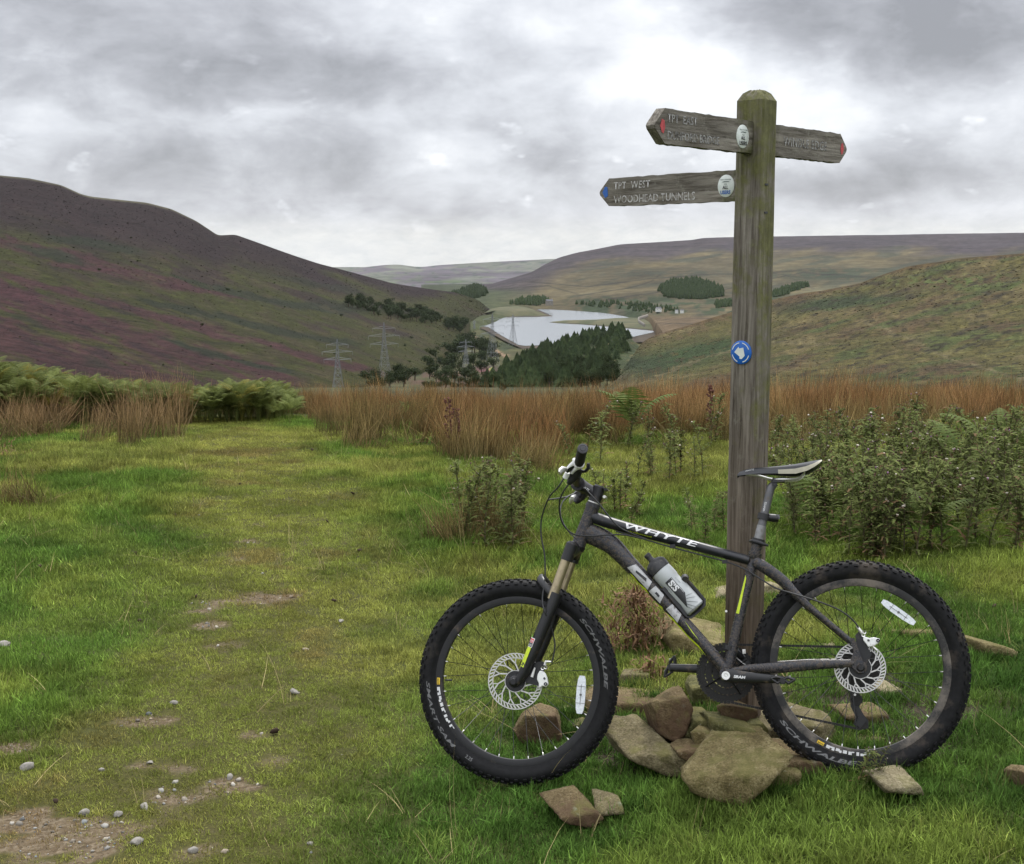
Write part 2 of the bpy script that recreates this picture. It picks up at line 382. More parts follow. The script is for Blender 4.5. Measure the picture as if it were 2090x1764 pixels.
def paint_moor(X, Y, t):
    ry = np.interp(X, *np.array(RIDGE_M).T[:2]); u = Y-ry
    s, q = along(X, Y, -8); n = fbm(s/110., q/14., 5, 12); n2 = fbm(X/10., Y/4., 3, 13)
    C = base(X, (.105, .088, .050))
    C = lerp(C, (.145, .118, .062), sstep(.52, .66, n))
    C = lerp(C, (.062, .066, .044), sstep(.55, .70, fbm(s/80., q/10., 4, 14))*.85)
    topb = sstep(np.interp(X, [1000, 1300, 1500, 2090], [45, 40, 42, 50]), np.interp(X, [1000, 1300, 1500, 2090], [12, 14, 20, 30]), u+(n-.5)*40)
    C = lerp(C, (.064, .052, .062), topb*.9)
    C = lerp(C, (.06, .05, .055), sstep(1235, 1090, X)*sstep(60, 25, u)*.8)
    C = lerp(C, (.060, .082, .032), sstep(1130, 1000, X)*sstep(583, 598, Y)*.75)             # greener fields by the far dam
    C = lerp(C, (.040, .056, .032), np.exp(-((X-1700)/130.)**2-((Y-560)/16.)**2)*1.0*sstep(.3, .5, n2))
    C = lerp(C, (.045, .055, .038), np.exp(-((X-1370)/150.)**2-((Y-560)/9.)**2)*.8*sstep(.35, .55, n2))
    C = lerp(C, (.17, .14, .075), np.exp(-((X-1290)/160.)**2-((Y-(598-(X-1200)*.06))/5.)**2)*.9)
    C = lerp(C, (.17, .15, .08), np.exp(-((X-1700)/120.)**2-((Y-597)/10.)**2)*.8)
    C = lerp(C, (.042, .060, .028), sstep(.42, .58, fbm(X/16., Y/6., 3, 19))*sstep(600, 612, Y)*sstep(650, 636, Y)*sstep(1130, 1200, X))
    C = lerp(C, (.14, .10, .058), sstep(640, 650, Y)*sstep(1300, 1340, X))
    for pl in ([(1080, 575), (1200, 585), (1330, 570), (1480, 560), (1620, 553), (1660, 548)], [(1480, 590), (1640, 555), (1700, 560), (1790, 566)], [(1180, 604), (1280, 590), (1330, 575), (1350, 560)], [(1000, 590), (1120, 583), (1180, 600)],
               [(1500, 545), (1600, 560), (1660, 590)], [(1240, 612), (1340, 600), (1350, 585)], [(1340, 652), (1440, 650), (1520, 654)], [(1330, 660), (1440, 664), (1500, 660)]):
        a = np.array(pl, float); C = lerp(C, (.035, .032, .026), sstep(1.5, .5, np.abs(Y-np.interp(X, a[:, 0], a[:, 1])))*sstep(a[0, 0]-4, a[0, 0], X)*sstep(a[-1, 0]+4, a[-1, 0], X)*.75)
    return C*(1+(n2-.5)[..., None]*.45)*.58
moor, PM, XM = sheet('moor_hill', [[(860, 668, 1500), (1000, 652, 1950), (1062, 630, 2400), (1101, 626, 2480), (1171, 627, 2420), (1236, 631, 2330), (1293, 637, 2150), (1330, 646, 1960), (1345, 668, 1640), (1360, 690, 1300), (1700, 690, 1250), (2900, 680, 1250)],
    [(860, 640, 2300), (1000, 607, 2600), (1130, 606, 2600), (1300, 606, 2500), (1500, 610, 2300), (1700, 600, 2300), (2900, 580, 2300)],
    [(860, 632, 2900), (960, 598, 3000), (1050, 575, 3100), (1110, 560, 3200), (1180, 548, 3300), (1300, 540, 3300), (1500, 532, 3400), (1700, 522, 3600), (2090, 505, 3800), (2900, 500, 3800)], RIDGE_M],
    paint_moor, terrain_mat('moorland_right', .03, .7, 4., .4), 480, 200, .0012, 160., seed=5)

VF = [(d, 882+FD*math.tan(math.atan((EYE-z)/d)-PITCH)) for d, z in ((45, -3.6), (150, -13.5), (300, -31), (420, -42), (560, -53), (800, -70), (1100, -86), (1380, -98.5), (1440, -101.6), (1800, -101.6), (2600, -101.6))]
def paint_valley(X, Y, t):
    n = fbm(X/30., Y/9., 4, 15); C = base(X, (.050, .050, .022)); C = lerp(C, (.028, .036, .017), sstep(.45, .6, n))
    C = lerp(C, HEATH, sstep(.40, .55, fbm(X/25., Y/8., 3, 16))*np.exp(-((X-900)/95.)**2-((Y-775)/17.)**2)*.55)
    C = lerp(C, HEATH, sstep(.42, .55, n)*np.exp(-((X-985)/30.)**2-((Y-762)/12.)**2))
    C = lerp(C, (.10, .088, .04), np.exp(-((X-795)/28.)**2-((Y-768)/14.)**2))
    C = lerp(C, (.17, .12, .08), sstep(4.5, 2, np.abs(Y-np.interp(X, [938, 985], [672, 700])+ (n-.5)*6))*sstep(930, 940, X)*sstep(1000, 985, X))
    C = lerp(C, (.16, .11, .07), sstep(4, 2, np.abs(Y-np.interp(X, [1000, 1030], [708, 726])+ (n-.5)*5))*sstep(995, 1003, X)*sstep(1045, 1030, X))
    return C
vfl = [[(-300, y, d), (700, y, d), (1345, y, d)] for d, y in VF]
valley, PV, XV = sheet('valley_floor', vfl, paint_valley, terrain_mat('valley_grass', .08, .6, 1.5, .4), 330, 150, .0003, 60., back=False, seed=7)

# wooded spur on the right of the road
SPUR = [[(960, 812, 280), (1400, 800, 280)], [(985, 775, 520), (1060, 765, 520), (1280, 760, 520), (1400, 770, 520)], [(990, 768, 700), (1060, 742, 750), (1160, 712, 800), (1275, 690, 820), (1310, 715, 820), (1400, 735, 820)],
        [(990, 770, 900), (1050, 741, 900), (1100, 722, 930), (1150, 706, 950), (1210, 692, 970), (1272, 678, 980), (1300, 702, 980), (1400, 725, 980)]]
spur, PS, XS = sheet('wooded_spur', SPUR, lambda X, Y, t: lerp(base(X, (.035, .045, .02)), (.08, .07, .03), sstep(.5, .7, fbm(X/15., Y/6., 3, 8))), MT_L, 120, 90, .0005, 50., seed=8)

# near hillside to the right
RIDGE_R = [(1225, 802, 260), (1262, 770, 330), (1290, 728, 420), (1312, 697, 470), (1340, 683, 490), (1400, 665, 510), (1480, 641, 520), (1580, 611, 520), (1640, 599, 500), (1700, 589, 480), (1760, 577, 450), (1790, 565, 430), (1850, 545, 400), (1950, 528, 370), (2090, 517, 350), (2400, 500, 330), (3000, 480, 300)]
def paint_right(X, Y, t):
    s, q = along(X, Y, -14); n = fbm(s/60., q/10., 5, 33); n2 = fbm(X/9., Y/4.5, 4, 34); n3 = fbm(s/150., q/30., 3, 35)
    C = base(X, (.098, .086, .028)); C = lerp(C, (.088, .062, .030), sstep(.5, .64, n3+(n2-.5)*.3)); C = lerp(C, (.135, .108, .046), sstep(.54, .66, n))
    C = lerp(C, (.072, .085, .026), sstep(.56, .70, fbm(s/90., q/14., 4, 36))*sstep(1500, 1650, X))
    k = np.exp(-((X-1405)/130.)**2-((Y-(728-(X-1400)*.22))/24.)**2); C = lerp(C, (.034, .056, .018), np.clip(k*1.5, 0, 1)*sstep(.35, .5, n2+.1))
    k = np.exp(-((X-1720)/110.)**2-((Y-(618-(X-1720)*.12))/11.)**2); C = lerp(C, (.036, .050, .020), np.clip(k*1.5, 0, 1))
    k = np.exp(-((X-1960)/200.)**2-((Y-575)/18.)**2); C = lerp(C, (.075, .10, .028), k*sstep(.48, .62, n2))
    k = np.exp(-((X-2010)/140.)**2-((Y-690)/24.)**2); C = lerp(C, (.085, .105, .03), k*sstep(.42, .6, n))
    k = np.exp(-((X-1300)/60.)**2-((Y-745)/18.)**2); C = lerp(C, (.03, .045, .018), k)
    C = lerp(C, (.10, .055, .028), sstep(9, 3, Y-np.interp(X, [r[0] for r in RIDGE_R], [r[1] for r in RIDGE_R]))*sstep(1300, 1340, X)*.6)
    for pl in ([(1280, 790), (1380, 752), (1480, 722), (1560, 700), (1700, 700)], [(1760, 655), (1850, 690), (1960, 740), (2090, 778)]):
        a = np.array(pl, float); C = lerp(C, (.15, .125, .065), sstep(3.5, 1, np.abs(Y-np.interp(X, a[:, 0], a[:, 1])+(n2-.5)*10))*sstep(a[0, 0]-4, a[0, 0], X)*sstep(a[-1, 0]+4, a[-1, 0], X)*.7)
    C = lerp(C, (.035, .030, .018), sstep(.62, .72, fbm(s/22., q/4., 3, 38))*sstep(1560, 1600, X)*.8)
    return C*(1+(n2-.5)[..., None]*1.1)*.58
right_hill, PR_, XR = sheet('right_hill', [[(1225, 812, 55), (1500, 812, 55), (3000, 812, 50)], [(1225, 806, 120), (1300, 775, 150), (1480, 752, 140), (1600, 742, 130), (2090, 730, 110), (3000, 720, 100)],
    [(1225, 804, 200), (1300, 745, 300), (1480, 702, 300), (1600, 668, 280), (1800, 638, 250), (2090, 620, 210), (3000, 600, 190)], RIDGE_R], paint_right, terrain_mat('hillside_right', .9, 1., .5, .75), 430, 220, .0035, 22., seed=9)

# lake: a level sheet in the valley floor, with the mud strip the low water leaves
LAKE_Z = -100.
def level(poly, z):
    out = []
    for X, Y in poly:
        r = ray(X, Y); out.append(EYEP+r*((z-EYE)/r[2]))
    return out
LAKE = [(958, 659), (967, 651), (1010, 649), (1062, 647), (1100, 647), (1128, 645.6), (1120, 642), (1114, 639), (1093, 630.5), (1078, 628), (1064, 627), (1101, 627), (1171, 629), (1236, 633.6), (1293, 640), (1322, 645.5), (1301, 651), (1258, 652), (1210, 656.4), (1160, 657.4), (1119, 658), (1141, 660.3), (1184, 662.3), (1230, 666), (1280, 670.5), (1343, 676.4), (1282, 690), (1180, 702), (1071, 706), (1058, 704), (1040, 694), (1025, 686), (997, 668), (970, 664)]
def flat(name, poly, z, mat):
    P = level(poly, z); me = bpy.data.meshes.new(name); me.from_pydata([tuple(p) for p in P], [], [tuple(range(len(P)))]); me.materials.append(mat)
    o = link(name, me); o['kind'] = 'structure'; return o
m = N('lake_water'); co = m.coord('World', (1, .35, 1)); nn = m.noise(co, .05, 5, .6)
flat('reservoir', LAKE, LAKE_Z, m.out((.10, .115, .125), .22, bump=nn, bstr=.25, bdist=1.0, spec=.6))
cxy = np.mean(np.array(LAKE), 0)
SHORE = [(952, 660), (962, 647), (1010, 645), (1062, 643.5), (1100, 643), (1112, 642.5), (1108, 640), (1088, 632), (1060, 628), (1052, 626.2), (1101, 625), (1171, 626), (1236, 630), (1293, 636.5), (1336, 644.6), (1345, 660), (1420, 668), (1420, 692), (1282, 700), (1180, 708), (1066, 712), (1030, 696), (990, 674)]
m = N('shore_mud'); co = m.coord('World'); nn = m.noise(co, .03, 5, .6)
flat('lake_shore', SHORE, LAKE_Z-.35, m.out(m.ramp(nn, [(.35, (.035, .028, .022)), (.65, (.065, .05, .034))]), .9, spec=.1))
m = N('spit_grass'); co = m.coord('World'); nn = m.noise(co, .03, 5, .6)
SPITM = m.out(m.ramp(nn, [(.35, (.045, .055, .028)), (.65, (.10, .09, .05))]), .9, spec=.1)
def spit(poly, z0, h):                  # low grassy headland: ring at the water, crown a little inside
    P = [np.array(p) for p in level(poly, z0)]; c = sum(P)/len(P); b = MB(); n = len(P)
    V = [p for p in P]+[c+(p-c)*.75+np.array([0, 0, h]) for p in P]+[c+(p-c)*.3+np.array([0, 0, h*1.4]) for p in P]
    F = [(i, (i+1) % n, n+(i+1) % n, n+i) for i in range(n)]+[(n+i, n+(i+1) % n, 2*n+(i+1) % n, 2*n+i) for i in range(n)]+[tuple(range(2*n, 3*n))]
    b.add(V, F); o = b.build('headland', SPITM); o['kind'] = 'structure'
spit([(925, 662), (955, 655), (966, 650), (1010, 647.5), (1062, 645.5), (1098, 645), (1118, 643.6), (1108, 640), (1090, 633), (1060, 629), (1000, 630), (940, 640)], LAKE_Z, 6.5)
spit([(1122, 657.6), (1160, 656.8), (1210, 655.6), (1258, 651.5), (1300, 650.5), (1345, 652), (1400, 662), (1340, 674), (1280, 669), (1230, 664.5), (1184, 661), (1141, 659.4)], LAKE_Z, 3.)

# ---------------------------------------------------------------- the near plateau
def gz(x, y):
    x = np.asarray(x, float); y = np.asarray(y, float)
    z = .125*sstep(-.15, 1.35, x)*sstep(9.5, 5.0, y)*1.0+.10*sstep(.6, 3.0, x)*sstep(2, 5, y)
    z = z+.05*sstep(-.8, -3., x)
    z = z-.102*np.maximum(0, y-12.6-.6*(x < -1)*1.0) - .0*(y)
    z = z+(fbm(x/1.7, y/1.7, 3, 51)-.5)*.07*sstep(2.5, 6, np.hypot(x-.6, y-4.)) + (fbm(x/.45, y/.45, 3, 52)-.5)*.035
    far = np.hypot(x, y)
    z = z-.6*sstep(30, 70, far)*far/70.
    return z
_o = 0
OFF = float(gz(np.array([.04]), np.array([4.157]))[0])
_g0 = gz
def gz(x, y): return _g0(x, y)-OFF
def gh(X, Y):                           # where the ray of a surveyed bearing meets the plateau
    X = np.atleast_1d(np.asarray(X, float)); Y = np.atleast_1d(np.asarray(Y, float)); r = ray(X, Y); t = np.full(len(X), 1.5)
    for i in range(500):
        P = EYEP+r*t[:, None]; dz = P[:, 2]-gz(P[:, 0], P[:, 1]); t = t+np.where(dz > 0, np.maximum(dz*.35, 1e-4), dz*.5)
    return EYEP+r*t[:, None]
PX = 1/1.1010                           # photo pixels to survey pixels
BARE = []                               # gravelly bare spots on the track: (x, y, rx, ry, strength)
for px, py, rx, ry, s in ((482, 1366, 62, 18, 1.1), (585, 1340, 75, 24, .85), (478, 1405, 45, 9, .7), (26, 1680, 70, 20, .9), (577, 1655, 40, 18, .9), (616, 1700, 50, 24, .75), (150, 1885, 260, 66, 1.15), (60, 1840, 120, 40, .9), (564, 1216, 34, 10, .9), (500, 1450, 60, 16, .6), (430, 1475, 60, 12, .45),
                          (330, 1620, 80, 22, .5), (380, 1730, 120, 30, .55), (490, 1765, 70, 24, .6), (230, 1735, 60, 16, .5), (520, 1260, 40, 10, .5), (330, 1790, 150, 28, .5), (560, 1770, 30, 14, .4), (700, 1920, 40, 14, .5), (380, 1905, 120, 30, .7)):
    a = gh([px*PX, (px+rx)*PX], [py*PX, py*PX]); b = gh([px*PX, px*PX], [(py-ry)*PX, (py+ry)*PX])
    BARE.append((a[0, 0], a[0, 1], abs(a[1, 0]-a[0, 0]), abs(b[1, 1]-b[0, 1])/2, s))
def bare(x, y):
    t = 0*x
    for a, b, rx, ry, s in BARE: t = np.maximum(t, s*np.exp(-((x-a)/rx)**2-((y-b)/ry)**2))
    return np.clip(t*.95+(fbm(x/.10, y/.10, 5, 71)-.56)*1.9*sstep(.06, .35, t), 0, 1.2)
TRK = np.array([(-1.25, 1.0), (-1.15, 3.3), (-1.05, 5), (-1.2, 6.8), (-1.6, 9), (-2.3, 11.5), (-3.2, 14)])
def track(x, y):                        # 1 on the mossy worn line of the track
    c = np.interp(y, TRK[:, 1], TRK[:, 0]); hw = np.interp(y, [2, 5, 9, 14], [.85, .75, .8, .7])
    return sstep(1.25, .25, np.abs(x-c)/hw+(fbm(x/.6, y/.6, 3, 73)-.5)*.9)
def heap(x, y):                         # trodden soil among the heaped stones
    return sstep(1.15, .75, np.sqrt(((x-.95)/.80)**2+((y-4.48)/.54)**2)+(fbm(x/.15, y/.15, 3, 77)-.5)*.5)
gx = np.sinh(np.linspace(-4.2, 4.2, 300))*1.9; gy = np.concatenate([np.linspace(-12, 2.4, 16), np.linspace(2.5, 14, 230), 14+np.geomspace(.1, 60, 50)])
GX, GY = np.meshgrid(gx, gy); GZ = gz(GX, GY); rr, cc = GX.shape
idx = np.arange(rr*cc).reshape(rr, cc)
GF = np.stack([idx[:-1, :-1], idx[:-1, 1:], idx[1:, 1:], idx[1:, :-1]], -1).reshape(-1, 4)
m = N('turf'); co = m.coord('World'); a1 = m.n('ShaderNodeAttribute', attribute_name='bare').outputs['Fac']; a2 = m.n('ShaderNodeAttribute', attribute_name='track').outputs['Fac']
f1 = m.noise(co, 5, 6, .65); f2 = m.noise(co, 60, 5, .7)
vo = m.n('ShaderNodeTexVoronoi', i_Scale=85.); m.l(co, vo.inputs['Vector'])
grassc = m.ramp(f1, [(.3, (.030, .045, .010)), (.7, (.062, .072, .018))])
moss = m.ramp(f2, [(.3, (.030, .030, .009)), (.7, (.085, .080, .020))])
bw = m.n('ShaderNodeRGBToBW'); m.l(vo.outputs['Color'], bw.inputs[0])
grav = m.mix(m.ramp(f2, [(.35, 0), (.65, 1)]), m.ramp(bw.outputs[0], [(.3, (.06, .044, .025)), (.9, (.22, .18, .125))]), (.115, .083, .048))
a3 = m.n('ShaderNodeAttribute', attribute_name='soil').outputs['Fac']; grassc = m.mix(a3, grassc, m.ramp(f2, [(.3, (.022, .017, .011)), (.7, (.06, .048, .03))])); c = m.mix(a2, grassc, moss); c = m.mix(m.ramp(a1, [(.25, 0), (.6, 1)]), c, grav)
TURF = m.out(c, .95, bump=f2, bstr=.7, bdist=.015, spec=.15)
gme = npmesh('ground', np.stack([GX, GY, GZ], -1).reshape(-1, 3), GF, TURF, True)
for nm, arr in (('bare', bare(GX, GY)), ('track', track(GX, GY)), ('soil', heap(GX, GY))):
    gme.attributes.new(nm, 'FLOAT', 'POINT').data.foreach_set('value', arr.astype(np.float32).ravel())
ground = link('ground', gme); ground['kind'] = 'structure'
# ---------------------------------------------------------------- trees
def leafmat(name, a, b, trans=.15, scale=.5):
    m = N(name); oi = m.n('ShaderNodeObjectInfo').outputs['Random']; co = m.coord('World')
    f = m.noise(co, scale, 4, .65); c = m.ramp(f, [(.3, a), (.7, b)])
    k = m.ramp(oi, [(0, .72), (1, 1.25)]); return m.out(m.mix(1., c, k, 'MULTIPLY'), .9, spec=.08, trans=trans)
M_CON = leafmat('conifer_needles', (.026, .042, .020), (.068, .090, .038), .1, .35)
M_BRD = leafmat('broad_leaves', (.020, .030, .014), (.048, .062, .026), .2, .4)
M_BRK = plain('bark', (.06, .045, .03), .9, scale=4)
def conifer_mesh(seed):
    r = random.Random(seed); b = MB(); b.tube([(0, 0, 0), (0, 0, .5), (0, 0, .95)], [.02, .012, .003], 5, 1)
    L = 13
    for k in range(L):
        z = .12+.83*k/L; rad = (.24*(1-k/L)**.85+.02)*r.uniform(.85, 1.12); n = 11; V = [(0, 0, z+.16)]; F = []
        a0 = r.uniform(0, 6)
        for j in range(n*2):
            a = a0+math.pi*j/n; q = rad*(r.uniform(.85, 1.15) if j % 2 == 0 else r.uniform(.45, .6))
            V.append((q*math.cos(a), q*math.sin(a), z-(.05 if j % 2 == 0 else .0)+r.uniform(-.02, .02)))
        for j in range(n*2): F.append((0, 1+j, 1+(j+1) % (n*2)))
        b.add(V, F)
    return b.mesh('conifer', [M_CON, M_BRK], False)
def broad_mesh(seed, n=420, w=.42):
    r = np.random.RandomState(seed); b = MB(); b.tube([(0, 0, -.03), (.01, 0, .25), (0, .02, .6)], [.04, .03, .012], 6, 1)
    for k in range(3):
        a = r.rand()*6.3; b.tube([(0, 0, .25+.08*k), (.16*math.cos(a), .16*math.sin(a), .5+.08*k)], [.018, .006], 4, 1)
    blobs = [(r.uniform(-.22, .22), r.uniform(-.22, .22), r.uniform(.38, .74), r.uniform(.15, .26)) for _ in range(8)]
    for i in range(n):
        x, y, z, R_ = blobs[i % 8]; d = r.randn(3); d /= np.linalg.norm(d); p = np.array([x, y, z])+d*R_*r.uniform(.6, 1.05)
        t = np.cross(d, r.randn(3)); t /= np.linalg.norm(t); u = np.cross(d, t)+d*.5; s = r.uniform(.022, .045)
        b.add([p-t*s, p+u*s*1.2, p+t*s, p-u*s*.8+d*s*.6], [(0, 1, 2), (0, 2, 3)])
    return b.mesh('tree', [M_BRD, M_BRK], False)
CON = [conifer_mesh(i) for i in range(5)]; BRD = [broad_mesh(i+40) for i in range(6)]
def plant_trees(name, meshes, pts, hs, label, cat, group, seed, squash=(1, 1)):
    r = random.Random(seed)
    for p, h in zip(pts, hs):
        o = link(name, r.choice(meshes)); o.location = [float(v) for v in p]; s = r.uniform(*squash)
        o.scale = (h*s, h*s, h); o.rotation_euler = (0, 0, r.uniform(0, 6.28)); tag(o, label, cat, group)
def on_sheet(P, n, test, seed):
    r = np.random.RandomState(seed); out = []; Q = P.reshape(-1, P.shape[-2] if False else 3); X, Y = proj(Q); ok = np.where(test(X, Y))[0]
    if len(ok) == 0: return []
    return Q[r.choice(ok, n, replace=len(ok) < n)]+r.randn(n, 3)*np.array([2., 2., 0])
inpoly_cache = {}
def inpoly(X, Y, poly):
    inside = np.zeros(X.shape, bool); n = len(poly)
    for i in range(n):
        x1, y1 = poly[i]; x2, y2 = poly[(i+1) % n]
        c = ((y1 > Y) != (y2 > Y)) & (X < (x2-x1)*(Y-y1)/(y2-y1+1e-9)+x1); inside ^= c
    return inside
p = on_sheet(PS, 290, lambda X, Y: inpoly(X, Y, [(1012, 800), (1010, 775), (1050, 748), (1100, 727), (1155, 710), (1210, 696), (1272, 683), (1292, 705), (1262, 760), (1200, 790), (1120, 800)]), 1)
plant_trees('conifer_tree', CON, p, [float(np.clip(np.linalg.norm(q[:2])*.0105, 5, 12))*rnd.uniform(.75, 1.2) for q in p], 'dark green conifer in the plantation block in front of the lake', 'tree', 'conifers of the plantation beside the lake', 3, (1.7, 2.3))
p = on_sheet(PS, 36, lambda X, Y: inpoly(X, Y, [(1120, 800), (1140, 770), (1230, 752), (1262, 770), (1270, 800)]), 2)
plant_trees('broadleaf_tree', BRD, p, [float(np.linalg.norm(q[:2])*.017)*rnd.uniform(.7, 1.1) for q in p], 'mid green rounded tree at the near edge of the conifer plantation', 'tree', 'rounded trees at the near edge of the plantation', 4, (.7, 1.))
VAL = lambda *pol: (lambda X, Y: np.any([inpoly(X, Y, q) for q in pol], axis=0))
p = on_sheet(PV, 150, VAL([(840, 765), (835, 745), (900, 722), (960, 712), (1000, 716), (1015, 745), (990, 768), (930, 762), (905, 752)], [(905, 800), (925, 778), (985, 778), (1010, 800)], [(740, 795), (760, 765), (825, 770), (820, 800)], [(835, 712), (930, 700), (1000, 704), (1008, 745), (985, 762), (1000, 795), (890, 800), (850, 770)]), 3)
plant_trees('broadleaf_tree', BRD, p, [float(np.linalg.norm(q[:2])*.0112)*rnd.uniform(.65, 1.25) for q in p], 'dark scrubby tree on the valley floor among the pylons', 'tree', 'scrub trees on the valley floor', 5, (.9, 1.4))
p = on_sheet(PL, 110, VAL([(706, 625), (740, 615), (800, 628), (880, 645), (900, 656), (892, 668), (840, 660), (760, 645)], [(895, 655), (960, 665), (985, 676), (960, 690), (905, 672)]), 6)
plant_trees('broadleaf_tree', BRD, p, [float(np.linalg.norm(q[:2])*.0074)*rnd.uniform(.7, 1.3) for q in p], 'dark small tree in the wooded strip at the foot of the purple hill', 'tree', 'trees along the foot of the purple hill', 6, (.9, 1.3))
p = on_sheet(PL, 26, lambda X, Y: (Y > 470) & (X > 20) & (X < 960) & (Y > np.interp(X, [0, 960], [430, 600])), 8)
plant_trees('thorn_bush', BRD, p, [float(np.linalg.norm(q[:2])*.0024)*rnd.uniform(.6, 1.4) for q in p], 'lone dark bush on the slope of the purple hill', 'bush', 'lone bushes on the purple hill', 7, (1.1, 1.8))
def woodland(name, P, poly, n, h, seed, label):
    q = on_sheet(P, n, lambda X, Y: inpoly(X, Y, poly), seed); r = random.Random(seed); b = MB()
    for p_ in q:
        k = h*r.uniform(.75, 1.2); a0 = r.uniform(0, 6); V = [(p_[0], p_[1], p_[2]+k)]; m_ = 7
        for z, rr_ in ((.62, .2), (.2, .34), (-.1, .3)):
            for j in range(m_): a = a0+6.283*j/m_; q_ = k*rr_*r.uniform(.7, 1.2); V.append((p_[0]+q_*math.cos(a), p_[1]+q_*math.sin(a), p_[2]+k*z))
        F = [(0, 1+j, 1+(j+1) % m_) for j in range(m_)]+[(1+i*m_+j, 1+(i+1)*m_+j, 1+(i+1)*m_+(j+1) % m_, 1+i*m_+(j+1) % m_) for i in range(2) for j in range(m_)]
        b.add(V, F)
    o = b.build(name, M_CON, smooth=False); tag(o, label, 'woodland', kind='stuff')
woodland('far_plantation', PM, [(1346, 592), (1362, 583), (1400, 572), (1440, 579), (1474, 595), (1470, 606), (1420, 613), (1360, 607)], 520, 13, 21, 'dark block of far conifers on the slope across the lake')
woodland('far_plantation', PM, [(1578, 602), (1600, 594), (1642, 582), (1644, 586), (1610, 600), (1580, 608)], 150, 11, 22, 'dark wedge of far conifers showing right of the signpost')
woodland('far_plantation', PM, [(1458, 622), (1490, 616), (1496, 626), (1462, 630)], 70, 9, 23, 'small dark copse left of the signpost across the lake')
woodland('far_plantation', PM, [(900, 592), (940, 584), (985, 590), (992, 604), (960, 612), (905, 606)], 300, 15, 24, 'blue green far wood beyond the head of the lake')
woodland('far_plantation', PM, [(1040, 622), (1060, 612), (1110, 612), (1120, 618), (1100, 624)], 120, 10, 25, 'low belt of trees on the far shore of the lake')
woodland('far_plantation', PM, [(1170, 622), (1220, 616), (1300, 622), (1390, 630), (1400, 642), (1330, 640), (1250, 630)], 90, 8, 26, 'loose scrub wood along the far right shore')

# ---------------------------------------------------------------- pylons, road, houses
M_STEEL = plain('galvanised_steel', (.19, .20, .205), .55, .3, scale=2)
def pylon(X, Yb, Yt, d, label, rot=0.3):
    p = pt(np.array(X), np.array(Yb), np.array(d)); H = (Yb-Yt)*d/FD*1.0
    root = empty('electricity_pylon', label, 'pylon', loc=[float(v) for v in p], group='electricity pylons in the valley'); root.rotation_euler = (0, 0, rot)
    th = max(.05, d*.00012); hw = lambda t: H*(.105*(1-t/.62)+.026*t/.62 if t < .62 else .026*(1-(t-.62)/.38)+.004)
    lv = [0, .14, .27, .39, .5, .6, .69, .78, .88, 1]
    for sx in (-1, 1):
        for sy in (-1, 1):
            b = MB(); b.tube([(sx*hw(t), sy*hw(t), t*H) for t in (0, .3, .62, 1)], th, 4); b.build('leg', M_STEEL, root, False)
    b = MB(); cn = [(-1, -1), (1, -1), (1, 1), (-1, 1)]
    for i in range(len(lv)-1):
        for k in range(4):
            (ax, ay), (bx, by) = cn[k], cn[(k+1) % 4]; h0, h1 = hw(lv[i]), hw(lv[i+1]); z0, z1 = lv[i]*H, lv[i+1]*H
            b.tube([(ax*h0, ay*h0, z0), (bx*h1, by*h1, z1)], th*.55, 3); b.tube([(bx*h0, by*h0, z0), (ax*h1, ay*h1, z1)], th*.55, 3)
            b.tube([(ax*h1, ay*h1, z1), (bx*h1, by*h1, z1)], th*.55, 3)
    b.build('bracing', M_STEEL, root, False)
    for t, L in ((.62, .25), (.76, .28), (.89, .2)):
        b = MB(); z = t*H; e = L*H
        for s in (-1, 1):
            for sy in (-1, 1):
                b.tube([(s*hw(t), sy*hw(t), z), (s*e, 0, z+.01*H)], th*.7, 3); b.tube([(s*hw(t), sy*hw(t), z+.045*H), (s*e, 0, z+.01*H)], th*.6, 3)
            b.tube([(s*e, 0, z+.01*H), (s*e, 0, z-.055*H)], th*.8, 4)
        b.build('crossarm', M_STEEL, root, False)
    return root, H
PYL = [(690, 803, 692, 330, 'nearest electricity pylon, just above the rushes, leftmost of all'), (785, 776, 658, 560, 'tall electricity pylon second from the left, in front of the green slope'), (951, 760, 692, 750, 'electricity pylon standing among the dark valley scrub'),
       (1005, 748, 641, 880, 'electricity pylon beside the road with its top against the water'), (1047, 705, 642, 1450, 'electricity pylon standing wholly against the grey lake'), (968, 671, 654, 1690, 'tiny far electricity pylon at the left end of the lake')]
PO = [pylon(a, b_, c_, d_, l_, .25+.1*i) for i, (a, b_, c_, d_, l_) in enumerate(PYL)]
m = N('asphalt'); co = m.coord('World'); ASPH = m.out(m.ramp(m.noise(co, 1., 4), [(.3, (.13, .135, .14)), (.7, (.20, .205, .21))]), .8)
M_WHITE = plain('white_render', (.60, .60, .57), .8, scale=1, vary=.08); M_SLATE = plain('roof_slate', (.09, .09, .095), .8, scale=1); M_STONEW = plain('wall_stone', (.20, .18, .15), .9, scale=.6)
b = MB(); L_ = [(986, 788, 470), (992, 778, 545), (1001, 769, 640), (1012, 761.5, 730)]; R_ = [(1010, 790, 470), (1016, 778, 545), (1020, 769, 640), (1021, 762, 730)]
V = [pt(np.array(x), np.array(y), np.array(d*.97)) for x, y, d in L_]+[pt(np.array(x), np.array(y), np.array(d*.97)) for x, y, d in R_]
b.add(V, [(i, i+4, i+5, i+1) for i in range(3)]); o = b.build('road', ASPH, None, False); o['kind'] = 'structure'
b = MB()
for k in (.42, .58):
    V = []
    for i in range(4):
        a, c_ = np.array(L_[i][:2]), np.array(R_[i][:2]); d = L_[i][2]*.968
        for q in (k-.02, k+.02): x, y = a*(1-q)+c_*q; V.append(pt(np.array(x), np.array(y), np.array(d)))
    b.add(V, [(0, 1, 3, 2), (2, 3, 5, 4), (4, 5, 7, 6)])
